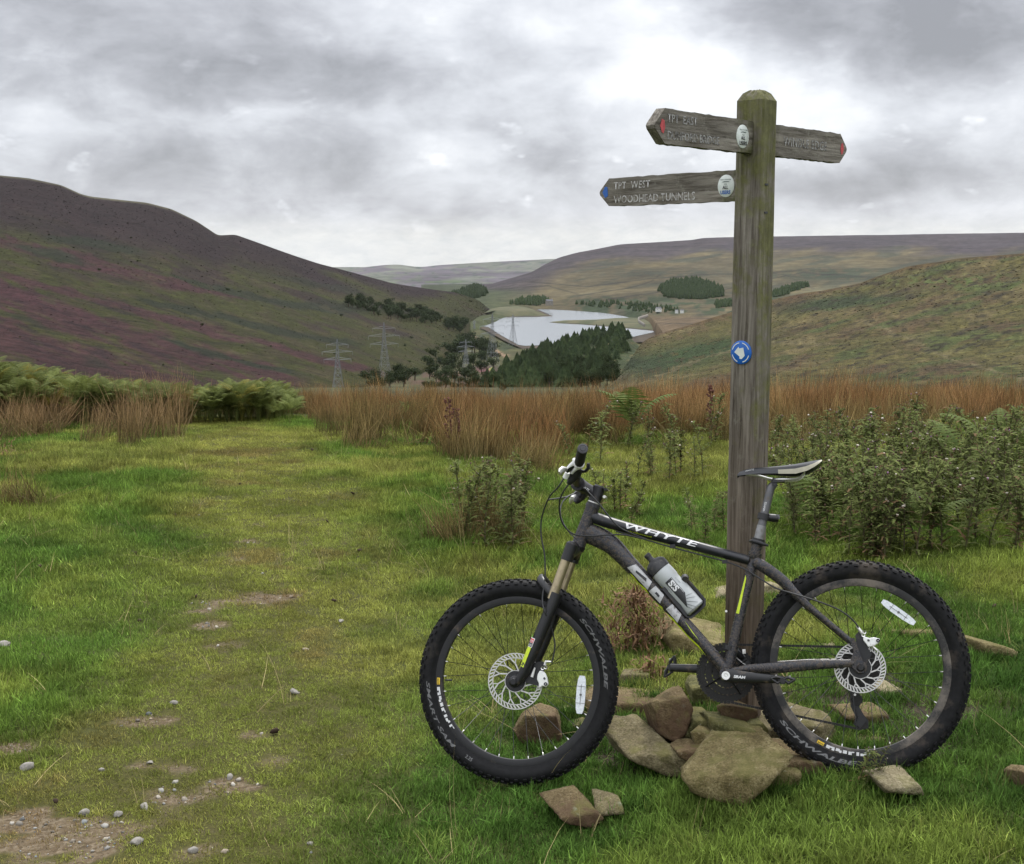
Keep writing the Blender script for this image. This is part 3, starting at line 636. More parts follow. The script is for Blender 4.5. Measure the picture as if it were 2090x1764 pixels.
o = b.build('road_marking', M_WHITE, None, False); o['kind'] = 'structure'
M_YEL = plain('sign_yellow', (.62, .62, .22), .6, scale=1, vary=.1)
for X, Y, lab in ((1000.5, 754, 'left of two pale yellow round roadside signs'), (1004.2, 752.3, 'right of two pale yellow round roadside signs')):
    p_ = pt(np.array(X), np.array(Y), np.array(640.)); r = empty('road_sign', lab+' above the grey road in the valley', 'road sign', loc=[float(v) for v in p_], group='yellow roadside signs')
    b = MB(); b.lathe([(0, .06), (.62, .06), (.66, 0), (.62, -.06), (0, -.06)], (0, 0, 0), (0, 1, 0), 16); b.build('sign_disc', M_YEL, r)
    b = MB(); b.tube([(0, .12, .5), (0, .12, -7)], .07, 6); b.build('sign_pole', M_STEEL, r)
def cottage(X, Y, d, wd, h, label, rz, wall):
    p_ = pt(np.array(X), np.array(Y), np.array(d)); r = empty('cottage', label, 'house', loc=[float(v) for v in p_]); r.rotation_euler = (0, 0, rz)
    b = MB(); b.box((0, 0, h/2-1), (wd, wd*.6, h+2)); b.build('wall', wall, r, False)
    b = MB(); e = wd*.52; g = wd*.33; b.add([(-e, -g, h), (e, -g, h), (e, g, h), (-e, g, h), (-e, 0, h+wd*.26), (e, 0, h+wd*.26)], [(0, 1, 5, 4), (2, 3, 4, 5), (1, 2, 5), (3, 0, 4), (3, 2, 1, 0)]); b.build('roof', M_SLATE, r, False)
    for sx in (-.28, .28): b = MB(); b.box((sx*wd, -wd*.3-.02, h*.6), (wd*.12, .1, h*.25)); b.build('window', M_SLATE, r, False)
    b = MB(); b.box((wd*.4, 0, h+wd*.3), (wd*.08, wd*.1, wd*.2)); b.build('chimney', M_STONEW, r, False)
cottage(1344, 634, 1960, 8, 3.2, 'white cottage on the far right shore of the lake', .2, M_WHITE)
cottage(1381, 637, 1900, 4.5, 2.4, 'left of two tiny pale cottages right of the white one', -.2, M_WHITE)
cottage(1392, 637, 1900, 5, 2.2, 'right of two tiny pale cottages right of the white one', .1, M_WHITE)
cottage(1121, 621.5, 2340, 12, 6, 'grey house at the end of the far dam', .3, M_STONEW)
b = MB(); Q = [pt(np.array(x), np.array(y), np.array(d)) for x, y, d in ((1322, 646, 1840), (1303, 652, 1700), (1304, 658, 1600), (1316, 666, 1500))]
for a, c_ in zip(Q[:-1], Q[1:]): b.tube([a+np.array([0, 0, 1]), c_+np.array([0, 0, 1])], [(2.2, .8)]*2, 6, ref=(0, 0, 1))
tag(b.build('stone_wall', M_STONEW, None, False), 'pale bent stone wall between the two parts of the lake', 'wall')

# ---------------------------------------------------------------- signpost
PCX, PCY = .796, 4.37
def zof(px, py, y): r = ray(px*PX, py*PX); return float(EYE+r[2]*y/r[1])
GZP = float(gz(np.array([PCX]), np.array([PCY]))[0])
def wood(name, axis):                   # weathered oak, grain along the given local axis
    m = N(name); sc = {'Z': (60, 60, 3.2), 'X': (4, 60, 60)}[axis]; co = m.coord('Object', sc); co9 = m.coord('Object', tuple(x*.35 for x in sc)); co2 = m.coord('Object')
    g = m.noise(co, 1.2, 7, .68, .4); h = m.noise(co2, 26, 6, .7); k = m.noise(co2, 7, 5, .65); q = m.noise(co2, 90, 4, .7)
    c = m.ramp(g, [(.30, (.035, .028, .02)), (.45, (.135, .120, .098)), (.72, (.29, .268, .228))])
    c = m.mix(1., c, m.ramp(m.noise(co9, 1., 4, .6), [(.3, .62), (.7, 1.3)]), 'MULTIPLY')
    c = m.mix(m.ramp(h, [(.56, 0), (.70, .6)]), c, (.24, .23, .19))
    c = m.mix(m.ramp(q, [(.66, 0), (.74, .5)]), c, (.26, .27, .22))
    sp = m.n('ShaderNodeSeparateXYZ'); m.l(co2, sp.inputs[0])
    if axis == 'Z':
        nr = m.n('ShaderNodeNewGeometry').outputs['Normal']; dp = m.n('ShaderNodeVectorMath', operation='DOT_PRODUCT'); m.l(nr, dp.inputs[0]); dp.inputs[1].default_value = (.755, -.656, .25)
        z = m.n('ShaderNodeMapRange', i_From_Min=.9, i_From_Max=2.0, i_To_Min=-.02, i_To_Max=.215); m.l(sp.outputs['Z'], z.inputs[0])
        side = m.math('MULTIPLY', m.math('MAXIMUM', dp.outputs['Value'], 0), .13)
        mo = m.math('ADD', m.math('ADD', m.math('ADD', k, z.outputs[0]), side), m.math('MULTIPLY', m.math('SUBTRACT', h, .5), .5))
        c = m.mix(m.ramp(mo, [(.60, 0), (.80, .8)]), c, m.ramp(h, [(.3, (.050, .056, .014)), (.7, (.145, .150, .045))]))
        lo = m.n('ShaderNodeMapRange', i_From_Min=1.3, i_From_Max=.4, i_To_Min=.1, i_To_Max=.8); m.l(sp.outputs['Z'], lo.inputs[0])
        c = m.mix(lo.outputs[0], c, m.ramp(g, [(.3, (.035, .022, .014)), (.7, (.16, .112, .075))]))
    else:
        en = m.n('ShaderNodeMapRange', i_From_Min=.20, i_From_Max=.05, i_To_Min=-.16, i_To_Max=.26); m.l(sp.outputs['X'], en.inputs[0])
        up = m.n('ShaderNodeMapRange', i_From_Min=.02, i_From_Max=.06, i_To_Min=-.04, i_To_Max=.13); m.l(m.math('ABSOLUTE', sp.outputs['Z']), up.inputs[0])
        mo = m.math('ADD', m.math('ADD', k, en.outputs[0]), up.outputs[0])
        c = m.mix(m.ramp(mo, [(.6, 0), (.8, .9)]), c, m.ramp(h, [(.3, (.035, .036, .012)), (.7, (.085, .09, .028))]))
    bm = m.math('ADD', m.math('MULTIPLY', g, .8), m.math('MULTIPLY', h, .4))
    return m.out(c, .9, bump=bm, bstr=.9, bdist=.006, spec=.2)
M_POST = wood('weathered_post_oak', 'Z'); M_BOARD = wood('weathered_board_oak', 'X')
DIR = Vector((math.sin(R(41)), math.cos(R(41)), 0)); TOPZ = zof(1706, 205, PCY)
root = empty('signpost', 'tall weathered wooden signpost with three pointed finger boards, mossy at the top', 'signpost', loc=(PCX, PCY, GZP))
Mp = Matrix(((DIR.x, -DIR.y, 0, 0), (DIR.y, DIR.x, 0, 0), (0, 0, 1, 0), (0, 0, 0, 1)))    # post local x = arm line
b = MB(); H = TOPZ-GZP; hs = .0495; rows = 60; ring = []
for i in range(9): ring.append((-hs+2*hs*i/9, -hs))
for i in range(9): ring.append((hs, -hs+2*hs*i/9))
for i in range(9): ring.append((hs-2*hs*i/9, hs))
for i in range(9): ring.append((-hs, hs-2*hs*i/9))
prof = [(-.35+(H-.032+.35)*k/rows, 1.) for k in range(rows+1)]+[(H-.012, .72), (H-.002, .42), (H, .3)]
V = []; nn_ = len(ring)
for z, s in prof:
    for j, (x, y) in enumerate(ring):
        corner = max(abs(x), abs(y)) > .99*hs and min(abs(x), abs(y)) > .9*hs
        q = (float(fbm(np.array(x*40+y*17.), np.array(z*2.2), 3, 5))-.5)*.006-(.004 if corner else 0)
        ln = math.hypot(x, y); V.append((x*s*(1+q/ln), y*s*(1+q/ln), z+(.004*math.sin(j*1.7) if s < 1 else 0)))
F = [(k*nn_+j, k*nn_+(j+1) % nn_, (k+1)*nn_+(j+1) % nn_, (k+1)*nn_+j) for k in range(len(prof)-1) for j in range(nn_)]+[tuple((len(prof)-1)*nn_+j for j in range(nn_))]
b.add(V, F); post = b.build('post', M_POST, root, True, 30); post.matrix_local = Mp
M_LET = N('worn_white_lettering'); co = M_LET.coord('Object'); f = M_LET.noise(co, 70, 5, .7)
M_LET = M_LET.out(M_LET.ramp(f, [(.36, (.12, .10, .08)), (.56, (.48, .47, .45))]), .9)
M_LETW = N('faded_lettering'); co = M_LETW.coord('Object'); f = M_LETW.noise(co, 90, 5, .7)
M_LETW = M_LETW.out(M_LETW.ramp(f, [(.38, (.045, .04, .034)), (.60, (.36, .355, .34))]), .9)
def text_mesh(txt, size, bold=0., shear=0., res=3, spacing=1., align='LEFT'):
    cu = bpy.data.curves.new('txt', 'FONT'); cu.body = txt; cu.size = size; cu.offset = bold*size; cu.shear = shear; cu.resolution_u = res; cu.space_character = spacing; cu.align_x = align
    o = bpy.data.objects.new('txt', cu); COL.objects.link(o); dg = bpy.context.evaluated_depsgraph_get(); me = bpy.data.meshes.new_from_object(o.evaluated_get(dg))
    bpy.data.objects.remove(o); bpy.data.curves.remove(cu); return me
def text_obj(txt, size, fn, mat, parent, name='lettering', **kw):       # fn maps flat text (x, y) to the surface it is printed on
    me = text_mesh(txt, size, **kw); me.name = name
    for v in me.vertices: v.co = fn(v.co.x, v.co.y)
    me.materials.clear(); me.materials.append(mat); return link(name, me, parent)
def sticker(pts, fn, mat, parent, name, h=.001):
    b = MB(); n = len(pts); V = [fn(x, y) for x, y in pts]; b.add(V, [tuple(range(n))]); return b.build(name, mat, parent, False)
M_RED = plain('faded_red_paint', (.42, .055, .06), .7, vary=.3, scale=120); M_BLUE = plain('blue_paint', (.02, .10, .36), .6, vary=.3, scale=120); M_ENAM = plain('white_enamel', (.60, .64, .60), .35, vary=.06, scale=80); M_BLK = plain('black_print', (.02, .02, .022), .5)
M_DISC = plain('blue_plastic', (.008, .105, .42), .35, vary=.12, scale=60); M_GRN = plain('green_print', (.03, .06, .05), .5)
def board(s0, L, zc, outw, nrm, label, lines, texts_from_tip, marker, mm, mat_text, side, tipc=0.052, hh=.051):
    # local frame: x outward from the post, z up, y chosen so that the read face looks along nrm
    o_, n_ = Vector(outw), Vector(nrm); yv = Vector((0, 0, 1)).cross(o_); sg = 1 if yv.dot(n_) > 0 else -1
    Mx = Matrix(((o_.x, yv.x, 0, 0), (o_.y, yv.y, 0, 0), (0, 0, 1, zc-GZP), (0, 0, 0, 1)))
    T = .016; b = MB(); out = [(s0, -hh), (L-tipc, -hh), (L, -.004), (L-tipc*.9, hh), (s0, hh)]
    k = 26; top = [(s0+(L-tipc-s0)*i/k, hh+(rnd.random()-.5)*.003) for i in range(k+1)]; bot = [(s0+(L-tipc-s0)*i/k, -hh+(rnd.random()-.5)*.003) for i in range(k+1)]
    ol = bot+[(L-.004, -.010), (L, 0), (L-.005, .008)]+top[::-1]
    b.prism(ol, -T, T, lambda p_, q_, h_: (p_, h_, q_)); bo = b.build('finger_board', M_BOARD, root, False); bo.matrix_local = Mx; bo['label'] = label
    dirx = -1 if texts_from_tip else 1
    f = lambda x, y: Vector((x, sg*(T+.0012), y))
    for txt, size, x0, y0, sp in lines:
        text_obj(txt, size, (lambda x, y, x0=x0, y0=y0: f(x0+dirx*x, y0+y)), mat_text, bo, bold=.012, spacing=sp, res=2)
    cx = L-tipc*.72 if marker else 0
    sticker([(cx+a, c_) for a, c_ in (((.012, .0), (.004, .020), (-.010, .016), (-.014, -.004), (-.006, -.022), (.004, -.018)) if mm is not M_BLUE else ((.020, 0), (.006, .021), (-.008, .019), (-.011, -.012), (.004, -.021)))], lambda x, y: Vector((x, sg*(T+.0016), y)), mm, bo, 'arrow_marker')
    return bo, f, dirx, sg, T
yb1 = PCY-.755*.30; zb1 = zof(1554, 285, yb1)
z_up = zof(1686, 180+450/3.483, PCY-.755*.05)
bo1, f1_, dx1, sg1, T1 = board(.034, .598, z_up, -DIR, (.755, -.656, 0), 'upper left finger board reading TPT EAST DUNFORD BRIDGE with a red arrow', [('TPT  EAST', .034, .535, .013, 1.05), ('DUNFORD BRIDGE', .034, .535, -.036, .98)], True, True, M_RED, M_LETW, 1)
bo2, f2_, dx2, sg2, T2 = board(.045, .604, z_up, DIR, (.755, -.656, 0), 'right finger board reading WINDLE EDGE with a red arrow', [('WINDLE EDGE', .042, .15, -.014, 1.12)], False, True, M_RED, M_LETW, 1)
D2 = Vector((-math.sin(R(38)), math.cos(R(38)), 0)); z_lo = zof(1650, 180+826/3.483, PCY+.05)
bo3, f3_, dx3, sg3, T3 = board(.03, .745, z_lo, D2, (-.788, -.616, 0), 'lower left finger board reading TPT WEST WOODHEAD TUNNELS with a blue arrow', [('TPT  WEST', .036, .665, .010, 1.1), ('WOODHEAD TUNNELS', .038, .665, -.040, 1.02)], True, True, M_BLUE, M_LET, 1)
def roundel(bo, sg, T, xc, zc, r, dirx):
    b = MB(); b.lathe([(0, .003), (r-.002, .003), (r, .0015), (r, 0)], (0, 0, 0), (0, sg, 0), 32); d = b.build('plaque', M_ENAM, bo, True); d.location = (xc, sg*T, zc)
    f = lambda x, y: Vector((xc+dirx*x, sg*(T+.0042), zc+y))
    for txt, size, y0, mt in (('ALL', .015, -.010, M_BLK), ('USERS', .0165, -.0265, M_BLUE if bo is bo3 else M_BLK), ('FOR', .007, .003, M_GRN), ('TRANS PENNINE', .0065, .0185, M_GRN)):
        text_obj(txt, size, (lambda x, y, y0=y0: f(x, y0+y)), mt, bo, align='CENTER', bold=.03 if size > .01 else 0)
    sticker([(-.018, .0125), (.014, .0125), (.018, .0145), (-.006, .0155)], f, M_GRN, bo, 'emblem')
roundel(bo1, sg1, T1, .112, -.002, .037, dx1); roundel(bo3, sg3, T3, .112, .0, .037, dx3)
# blue waymark disc on the left face of the post
zd = zof(1671, 793, PCY-.05)-GZP
wd = bpy.data.objects.new('waymark_disc', None); bpy.data.objects.remove(wd)
b = MB(); b.lathe([(0, .005), (.036, .005), (.039, .003), (.039, 0)], (0, 0, 0), (-1, 0, 0), 36); wdo = b.build('waymark_disc', M_DISC, root, True); wdo.matrix_local = Mp @ Matrix.Translation((-hs-.002, .005, zd))
wf = lambda x, y: Vector((-.0062, -x, y))
sticker([(-.024, .0), (-.008, .019), (-.005, .013), (.010, .017), (.016, -.010), (.004, -.022), (-.004, -.020), (-.003, -.014)], wf, M_ENAM, wdo, 'arrow')
for a0, a1 in ((20, 80), (100, 165), (195, 250), (285, 345)):
    A = [R(a0+(a1-a0)*i/10) for i in range(11)]
    sticker([(.0335*math.cos(a), .0335*math.sin(a)) for a in A]+[(.0305*math.cos(a), .0305*math.sin(a)) for a in A[::-1]], wf, M_ENAM, wdo, 'printed_ring')
for zz, yy in ((H-.30, -.02), (H-.39, -.015)):
    b = MB(); b.box((-.012, -hs-.0005, zz), (.02, .003, .006), m=0); q = b.build('nail_slot', M_BLK, root, False); q.matrix_local = Mp
# ---------------------------------------------------------------- mountain bike, leaning back on the post
# bike frame of reference: u rearwards from the front axle, v up in the plane of the wheels, w to its left (towards the viewer)
PF = Vector((.0186, 4.2377, .3347)); PRr = Vector((1.1059, 4.0409, .4460))
e1 = (PRr-PF).normalized(); hz_ = Vector((0, 0, 1)).cross(e1).normalized(); up0 = e1.cross(hz_); LEAN = R(16)
ev = up0*math.cos(LEAN)+hz_*math.sin(LEAN); ea = hz_*math.cos(LEAN)-up0*math.sin(LEAN)
org = PF+e1*.55-ev*.338
MBK = Matrix(((e1.x, ea.x, ev.x, org.x), (e1.y, ea.y, ev.y, org.y), (e1.z, ea.z, ev.z, org.z), (0, 0, 0, 1)))
def Bk(u, v, w=0): return Vector((u-.55, -w, v+.338))
bike = empty('mountain_bike', 'muddy dark grey and black hardtail mountain bike leaning on the signpost', 'bicycle', M=MBK)
MUD = (.105, .075, .050)
M_FRM = plain('graphite_frame', (.028, .030, .036), .27, .3, .35, 90, dirt=.46, dirtcol=(.070, .054, .040), dscale=95, spec=.4, speck=.8)
M_FRB = plain('black_frame', (.008, .009, .012), .38, 0, .2, 40, dirt=.10, dirtcol=MUD, dscale=18)
M_BLA = plain('black_alloy', (.009, .009, .010), .38, .1, .2, 60, dirt=.15, dirtcol=MUD, dscale=25)
M_RUB = plain('tyre_rubber', (.0075, .0075, .008), .7, 0, .4, 70, spec=.22, dirt=.12, dirtcol=(.035, .030, .025), dscale=9)
M_RUBM = plain('muddy_tyre_rubber', (.008, .008, .0085), .75, 0, .4, 70, spec=.2, dirt=.28, dirtcol=(.060, .049, .039), dscale=9)
M_RIM = plain('black_rim', (.011, .011, .012), .5, .2, .2, 60, dirt=.2, dirtcol=MUD, dscale=9)
M_RIMM = plain('muddy_rim', (.016, .0155, .015), .6, .1, .2, 60, dirt=.42, dirtcol=(.16, .135, .11), dscale=9)
M_GOLD = plain('stanchion_gold', (.36, .30, .19), .28, .75, .08, 50, dirt=.14, dirtcol=(.16, .12, .08), dscale=20)
M_SIL = plain('brushed_steel', (.62, .61, .58), .35, .85, .1, 90, dirt=.12, dirtcol=(.22, .17, .12), dscale=30)
M_ROT = plain('rotor_steel', (.55, .54, .52), .4, .5, .1, 90)
M_WHT = plain('white_alloy', (.74, .74, .72), .35, 0, .06, 60, dirt=.14, dirtcol=(.20, .16, .12), dscale=40)
M_REF = plain('reflector_plastic', (.66, .69, .72), .25, 0, .15, 160)
M_CAB = plain('cable_housing', (.012, .012, .013), .5)
M_LIM = plain('lime_decal', (.50, .62, .02), .4, 0, .08, 60, dirt=.10, dirtcol=(.06, .045, .03), dscale=90)
M_GREYD = plain('silver_decal', (.40, .40, .40), .4, .1, .1, 80, dirt=.2, dirtcol=(.07, .05, .04), dscale=70)
M_LETG = plain('grey_print', (.11, .11, .11), .6, 0, .25, 120); M_LETWH = plain('white_print', (.62, .62, .62), .5, 0, .1, 60); M_YELD = plain('yellow_decal', (.75, .50, .02), .5)
M_REDD = plain('red_decal', (.55, .04, .05), .5); M_GRND = plain('green_decal', (.12, .32, .05), .5); M_CHN = plain('oily_chain', (.022, .021, .020), .5, .6, .3, 200)
M_CREAM = plain('cream_vinyl', (.27, .255, .185), .5, 0, .1, 60, dirt=.1, dscale=30); M_SAD = plain('black_vinyl', (.010, .011, .014), .36, 0, .15, 30)
# --- wheels
def make_wheel(cu, muddy, rot_r, ph0):
    rub, rimm = (M_RUBM, M_RIMM) if muddy else (M_RUB, M_RIM)
    C0 = Bk(cu, 0); ax = (0, -1, 0)
    b = MB(); b.lathe([(.257, -.011), (.262, -.0125), (.276, -.0135), (.282, -.0125), (.277, 0), (.282, .0125), (.276, .0135), (.262, .0125), (.257, .011), (.2555, 0), (.257, -.011)], C0, ax, 96)
    wheel = b.build('wheel', rimm, bike)
    b = MB(); Rm, rm = .3075, .0275
    prof = [(.281, -.013)]+[(Rm-rm*math.cos(a), -rm*math.sin(a)) for a in [R(-150+25*k)+math.pi for k in range(0, 1)]]
    prof = [(.279, .0125), (.284, .0165)]+[(Rm+rm*math.cos(R(a)), rm*math.sin(R(a))) for a in range(140, -141, -14)]+[(.284, -.0165), (.279, -.0125)]
    b.lathe(prof, C0, ax, 110)
    rr_ = random.Random(3)
    for k in range(66):                  # tread blocks: two shoulder rows a side and a centre row
        for al, sz, off in ((-62, (.012, .0075, .007), 0), (62, (.012, .0075, .007), 0), (-36, (.010, .009, .007), .5), (36, (.010, .009, .007), .5), (-10, (.013, .009, .0065), .25), (12, (.013, .009, .0065), .75)):
            a = 2*math.pi*(k+off)/66; A = R(al); rad = Vector((math.cos(a), 0, math.sin(a))); tan = Vector((-math.sin(a), 0, math.cos(a))); axv = Vector((0, -1, 0))
            nrm = rad*math.cos(A)+axv*math.sin(A); sid = tan.cross(nrm)
            M3 = Matrix((tan, sid, nrm)).transposed(); c = C0+rad*(Rm+rm*math.cos(A)+.0015*math.cos(A))+axv*(rm*math.sin(A)+.0015*math.sin(A))
            b.box(c, sz, M3)
    b.build('tyre', rub, wheel, True, 35)
    b = MB(); b.lathe([(.006, -.052), (.012, -.05), (.014, -.034), (.026, -.033), (.026, -.029), (.014, -.027), (.011, 0), (.015, .024), (.028, .026), (.028, .032), (.021, .034), (.021, .05), (.012, .052), (.006, .06)], C0, ax, 24); b.build('hub', M_BLA, wheel)
    sp = None
    for k in range(32):
        side = 1 if k % 2 == 0 else -1; a = 2*math.pi*(k+.5)/32; lead = (1 if (k//2) % 2 == 0 else -1)*R(72)
        hub = C0+Vector((.0265*math.cos(a+lead), -side*.031, .0265*math.sin(a+lead))); rim = C0+Vector((.2565*math.cos(a), -side*.003, .2565*math.sin(a)))
        dv_ = rim-hub; L = dv_.length
        if sp is None:
            s_ = MB(); s_.tube([(0, 0, 0), (0, 0, .960), (0, 0, .961), (0, 0, 1)], [.0010, .0010, .0018, .0018], 5); sme = s_.mesh('spoke', [M_BLA, M_SIL]); sp = sme
            for i, p_ in enumerate(sme.polygons): p_.material_index = 1 if 10 <= i < 15 else 0
        o = link('spoke', sp, wheel); q = dv_.to_track_quat('Z', 'Y'); o.matrix_local = Matrix.LocRotScale(hub, q, (1, 1, L))
    # brake rotor: two rings joined by slanted bars, curved arms, carrier
    b = MB(); wz = .038; cp = lambda r, a, w_=wz: C0+Vector((r*math.cos(a), -w_, r*math.sin(a)))
    def bar(r0, a0, r1, a1, wd_, th=.0018):
        p0, p1 = cp(r0, a0), cp(r1, a1); d = (p1-p0); L = d.length; d.normalize(); s = d.cross(Vector((0, 1, 0))); b.box((p0+p1)/2, (L, wd_, th), Matrix((d, s, Vector((0, 1, 0)))).transposed())
    def ring(ri, ro, n=72):
        V = []; F = []
        for j in range(n):
            a = 2*math.pi*j/n; V += [cp(ri, a, wz+.0009), cp(ro, a, wz+.0009), cp(ri, a, wz-.0009), cp(ro, a, wz-.0009)]
        for j in range(n):
            q = 4*j; r_ = 4*((j+1) % n); F += [(q, q+1, r_+1, r_), (q+2, r_+2, r_+3, q+3), (q+1, q+3, r_+3, r_+1), (q, r_, r_+2, q+2)]
        b.add(V, F)
    ring(rot_r-.0032, rot_r); ring(rot_r-.0175, rot_r-.0145); ring(.030, .036)
    nb = 44
    for k in range(nb): a = 2*math.pi*k/nb; bar(rot_r-.016, a, rot_r-.0015, a+R(7.5), .0042)
    for k in range(11):
        a = 2*math.pi*k/11; bar(.033, a, (rot_r+.03)/2-.002, a+R(22), .0042); bar((rot_r+.03)/2-.003, a+R(21.5), rot_r-.0155, a+R(35), .0042); bar((rot_r+.03)/2-.003, a+R(21.5), rot_r-.0155, a+R(20), .003)
    b.build('brake_rotor', M_ROT, wheel, False)
    b = MB(); b.lathe([(0, .041), (.017, .041), (.017, .0395), (.034, .0395), (.034, .037)], C0, ax, 24)
    for k in range(6): a = R(60*k+12); b.lathe([(0, .0415), (.0035, .0415), (.0035, .039)], C0+Vector((.025*math.cos(a), 0, .025*math.sin(a))), ax, 8)
    b.build('rotor_carrier', M_BLA, wheel)
    return wheel, C0
wF, CF = make_wheel(0., False, .0925, 0); wR, CR = make_wheel(1.1105, True, .080, 0)
def arc_fn(cu, a0, cw, rbase, outer):    # text running round the sidewall; cw: read clockwise with tops outward
    def f(x, y):
        rho = rbase+(y if cw else -y); a = a0-(x/rbase if cw else -x/rbase)
        w = math.sqrt(max(.0275**2-(rho-.3075)**2, 1e-6))+.0009
        return Bk(cu+rho*math.cos(a), rho*math.sin(a), w)
    return f
def fit(txt, span, r, **kw):
    me = text_mesh(txt, 1., **kw); xs = [v.co.x for v in me.vertices]; w_ = max(xs)-min(xs); bpy.data.meshes.remove(me); return R(span)*r/w_
def arc_text(txt, cu, a0, span, h, cw, rbase, mat, wheel, **kw):
    sx = fit(txt, span, rbase, **kw); me = text_mesh(txt, 1., **kw); f = arc_fn(cu, R(a0), cw, rbase, True)
    ys = [v.co.y for v in me.vertices]; hy = max(ys)
    import bmesh
    bm = bmesh.new(); bm.from_mesh(me); bmesh.ops.triangulate(bm, faces=bm.faces); bmesh.ops.subdivide_edges(bm, edges=[e for e in bm.edges if e.calc_length() > .25], cuts=1); bm.to_mesh(me); bm.free()
    for v in me.vertices: v.co = f(v.co.x*sx, v.co.y/hy*h)
    me.name = 'lettering'; me.materials.clear(); me.materials.append(mat); return link('lettering', me, wheel)
arc_text('SCHWALBE', 0., 41, 48, .0128, True, .2945, M_LETG, wF, bold=.03, shear=.25)
arc_text('SMART SAM', 0., 177.5, 46, .0115, False, .3075, M_LETG, wF, bold=.02, shear=.25)
arc_text('2.25', 0., 232.5, 5, .011, False, .304, M_LETG, wF, bold=.02)
arc_text('SCHWALBE', 1.1105, 210.5, 53, .0125, False, .3045, M_LETG, wR, bold=.03, shear=.25)
def rim_patch(cu, a0, a1, r0, r1, mat, wheel, name):
    n = 8; V = [Bk(cu+r*math.cos(R(a0+(a1-a0)*i/n)), r*math.sin(R(a0+(a1-a0)*i/n)), .0143) for r in (r0, r1) for i in range(n+1)]
    b = MB(); b.add(V, [(i, i+1, n+2+i, n+1+i) for i in range(n)]); return b.build(name, mat, wheel, False)
for cu, st, wh in ((0., 175.5, wF), (1.1105, 236.5, wR)):
    rim_patch(cu, st, st+4.8, .2645, .2745, M_YELD, wh, 'rim_decal')
    arc = lambda x, y, cu=cu, st=st: Bk(cu+(.273-y)*math.cos(R(st+.5)+x/.27), (.273-y)*math.sin(R(st+.5)+x/.27), .0149)
    text_obj('MAVIC', .0068, arc, M_BLK, wh, bold=.02)
    for a, bq, r0, r1 in ((6.5, 9, .265, .275), (9, 12, .265, .270), (10.4, 12.2, .268, .2755), (13, 15.6, .2645, .273), (15.4, 17, .268, .2755), (17.8, 20.4, .2645, .2745), (21.4, 23.6, .2655, .2755), (23.6, 25.2, .2645, .268), (26.6, 28.4, .2645, .2755), (29.2, 31.6, .268, .2755), (31.6, 33, .2645, .272), (34.6, 36, .2645, .2755), (36.4, 38.4, .2645, .267)):
        rim_patch(cu, st+a, st+bq, r0, r1, M_LETWH, wh, 'rim_decal')
def reflector(p0, p1, wd_, wheel):
    p0, p1 = Bk(*p0, .012), Bk(*p1, .012); d = p1-p0; L = d.length; d.normalize(); s = d.cross(Vector((0, 1, 0)))
    ol = [(0, wd_*.28), (.012, wd_*.42), (L*.3, wd_*.5), (L*.7, wd_*.5), (L-.012, wd_*.42), (L, wd_*.28), (L, -wd_*.28), (L-.012, -wd_*.42), (L*.7, -wd_*.5), (L*.3, -wd_*.5), (.012, -wd_*.42), (0, -wd_*.28)]
    b = MB(); b.prism(ol, -.004, .004, lambda p, q, h: p0+d*p+s*q+Vector((0, -h, 0))); r = b.build('spoke_reflector', M_REF, wheel, False)
    b = MB(); c = (p0+p1)/2
    b.lathe([(0, .0065), (.004, .0065), (.004, .004)], c, (0, -1, 0), 10)
    M3 = Matrix((d, s, Vector((0, -1, 0)))).transposed()
    b.box(c+Vector((0, -.0046, 0)), (L*.55, .0015, .001), M3); b.box(c-d*L*.22+Vector((0, -.0046, 0)), (.0012, wd_, .001), M3); b.box(c+d*L*.22+Vector((0, -.0046, 0)), (.0012, wd_, .001), M3)
    b.build('reflector_clip', M_LETG, wheel, False)
reflector((.221, .008), (.205, -.114), .030, wF); reflector((1.198, .204), (1.291, .128), .024, wR)
b = MB(); b.tube([Bk(-.25, .012, 0), Bk(-.225, .011, 0)], .003, 6); b.build('valve', M_BLA, wF)
# --- frame
ha = Vector((.382, .924)); HT0 = (.229, .437); HT1 = (.285, .566)
def tub(name, pts, rad, mat, n=16, ref=(0, 0, 1), sm=None):
    b = MB(); P = [Bk(*p) for p in pts]
    if sm:
        r2 = []; P = spline(P, sm); k = len(pts)-1
        for i in range(sm+1):
            t = i/sm*k; j = min(int(t), k-1); t -= j; A, B_ = rad[j], rad[j+1]; r2.append((A[0]*(1-t)+B_[0]*t, A[1]*(1-t)+B_[1]*t) if isinstance(A, tuple) else A*(1-t)+B_*t)
        rad = r2
    b.tube(P, rad, n, ref=ref); return b.build(name, mat, bike)
tub('head_tube', [(*HT0, 0), (.236, .455, 0), (.278, .55, 0), (*HT1, 0)], [.0245, .0235, .0225, .024], M_FRM, 20)
tub('top_tube', [(.276, .535, 0), (.33, .512, 0), (.45, .470, 0), (.62, .414, 0), (.79, .357, 0)], [(.020, .020), (.020, .022), (.0185, .022), (.0165, .020), (.0155, .0175)], M_FRB, 18, sm=24)
dt = tub('down_tube', [(.246, .487, 0), (.300, .462, 0), (.345, .430, 0), (.40, .366, 0), (.50, .246, 0), (.645, .066, 0), (.692, .004, 0)], [(.034, .020), (.035, .022), (.0315, .023), (.0265, .024), (.0225, .024), (.0205, .022), (.021, .022)], M_FRM, 18, sm=30)
stb = tub('seat_tube', [(.694, .0, 0), (.757, .21, 0), (.805, .36, 0), (.824, .418, 0)], [.0185, .0165, .0165, .0175], M_FRM, 18)
tub('bottom_bracket', [(.693, -.003, -.037), (.693, -.003, .037)], .0225, M_FRM, 20)
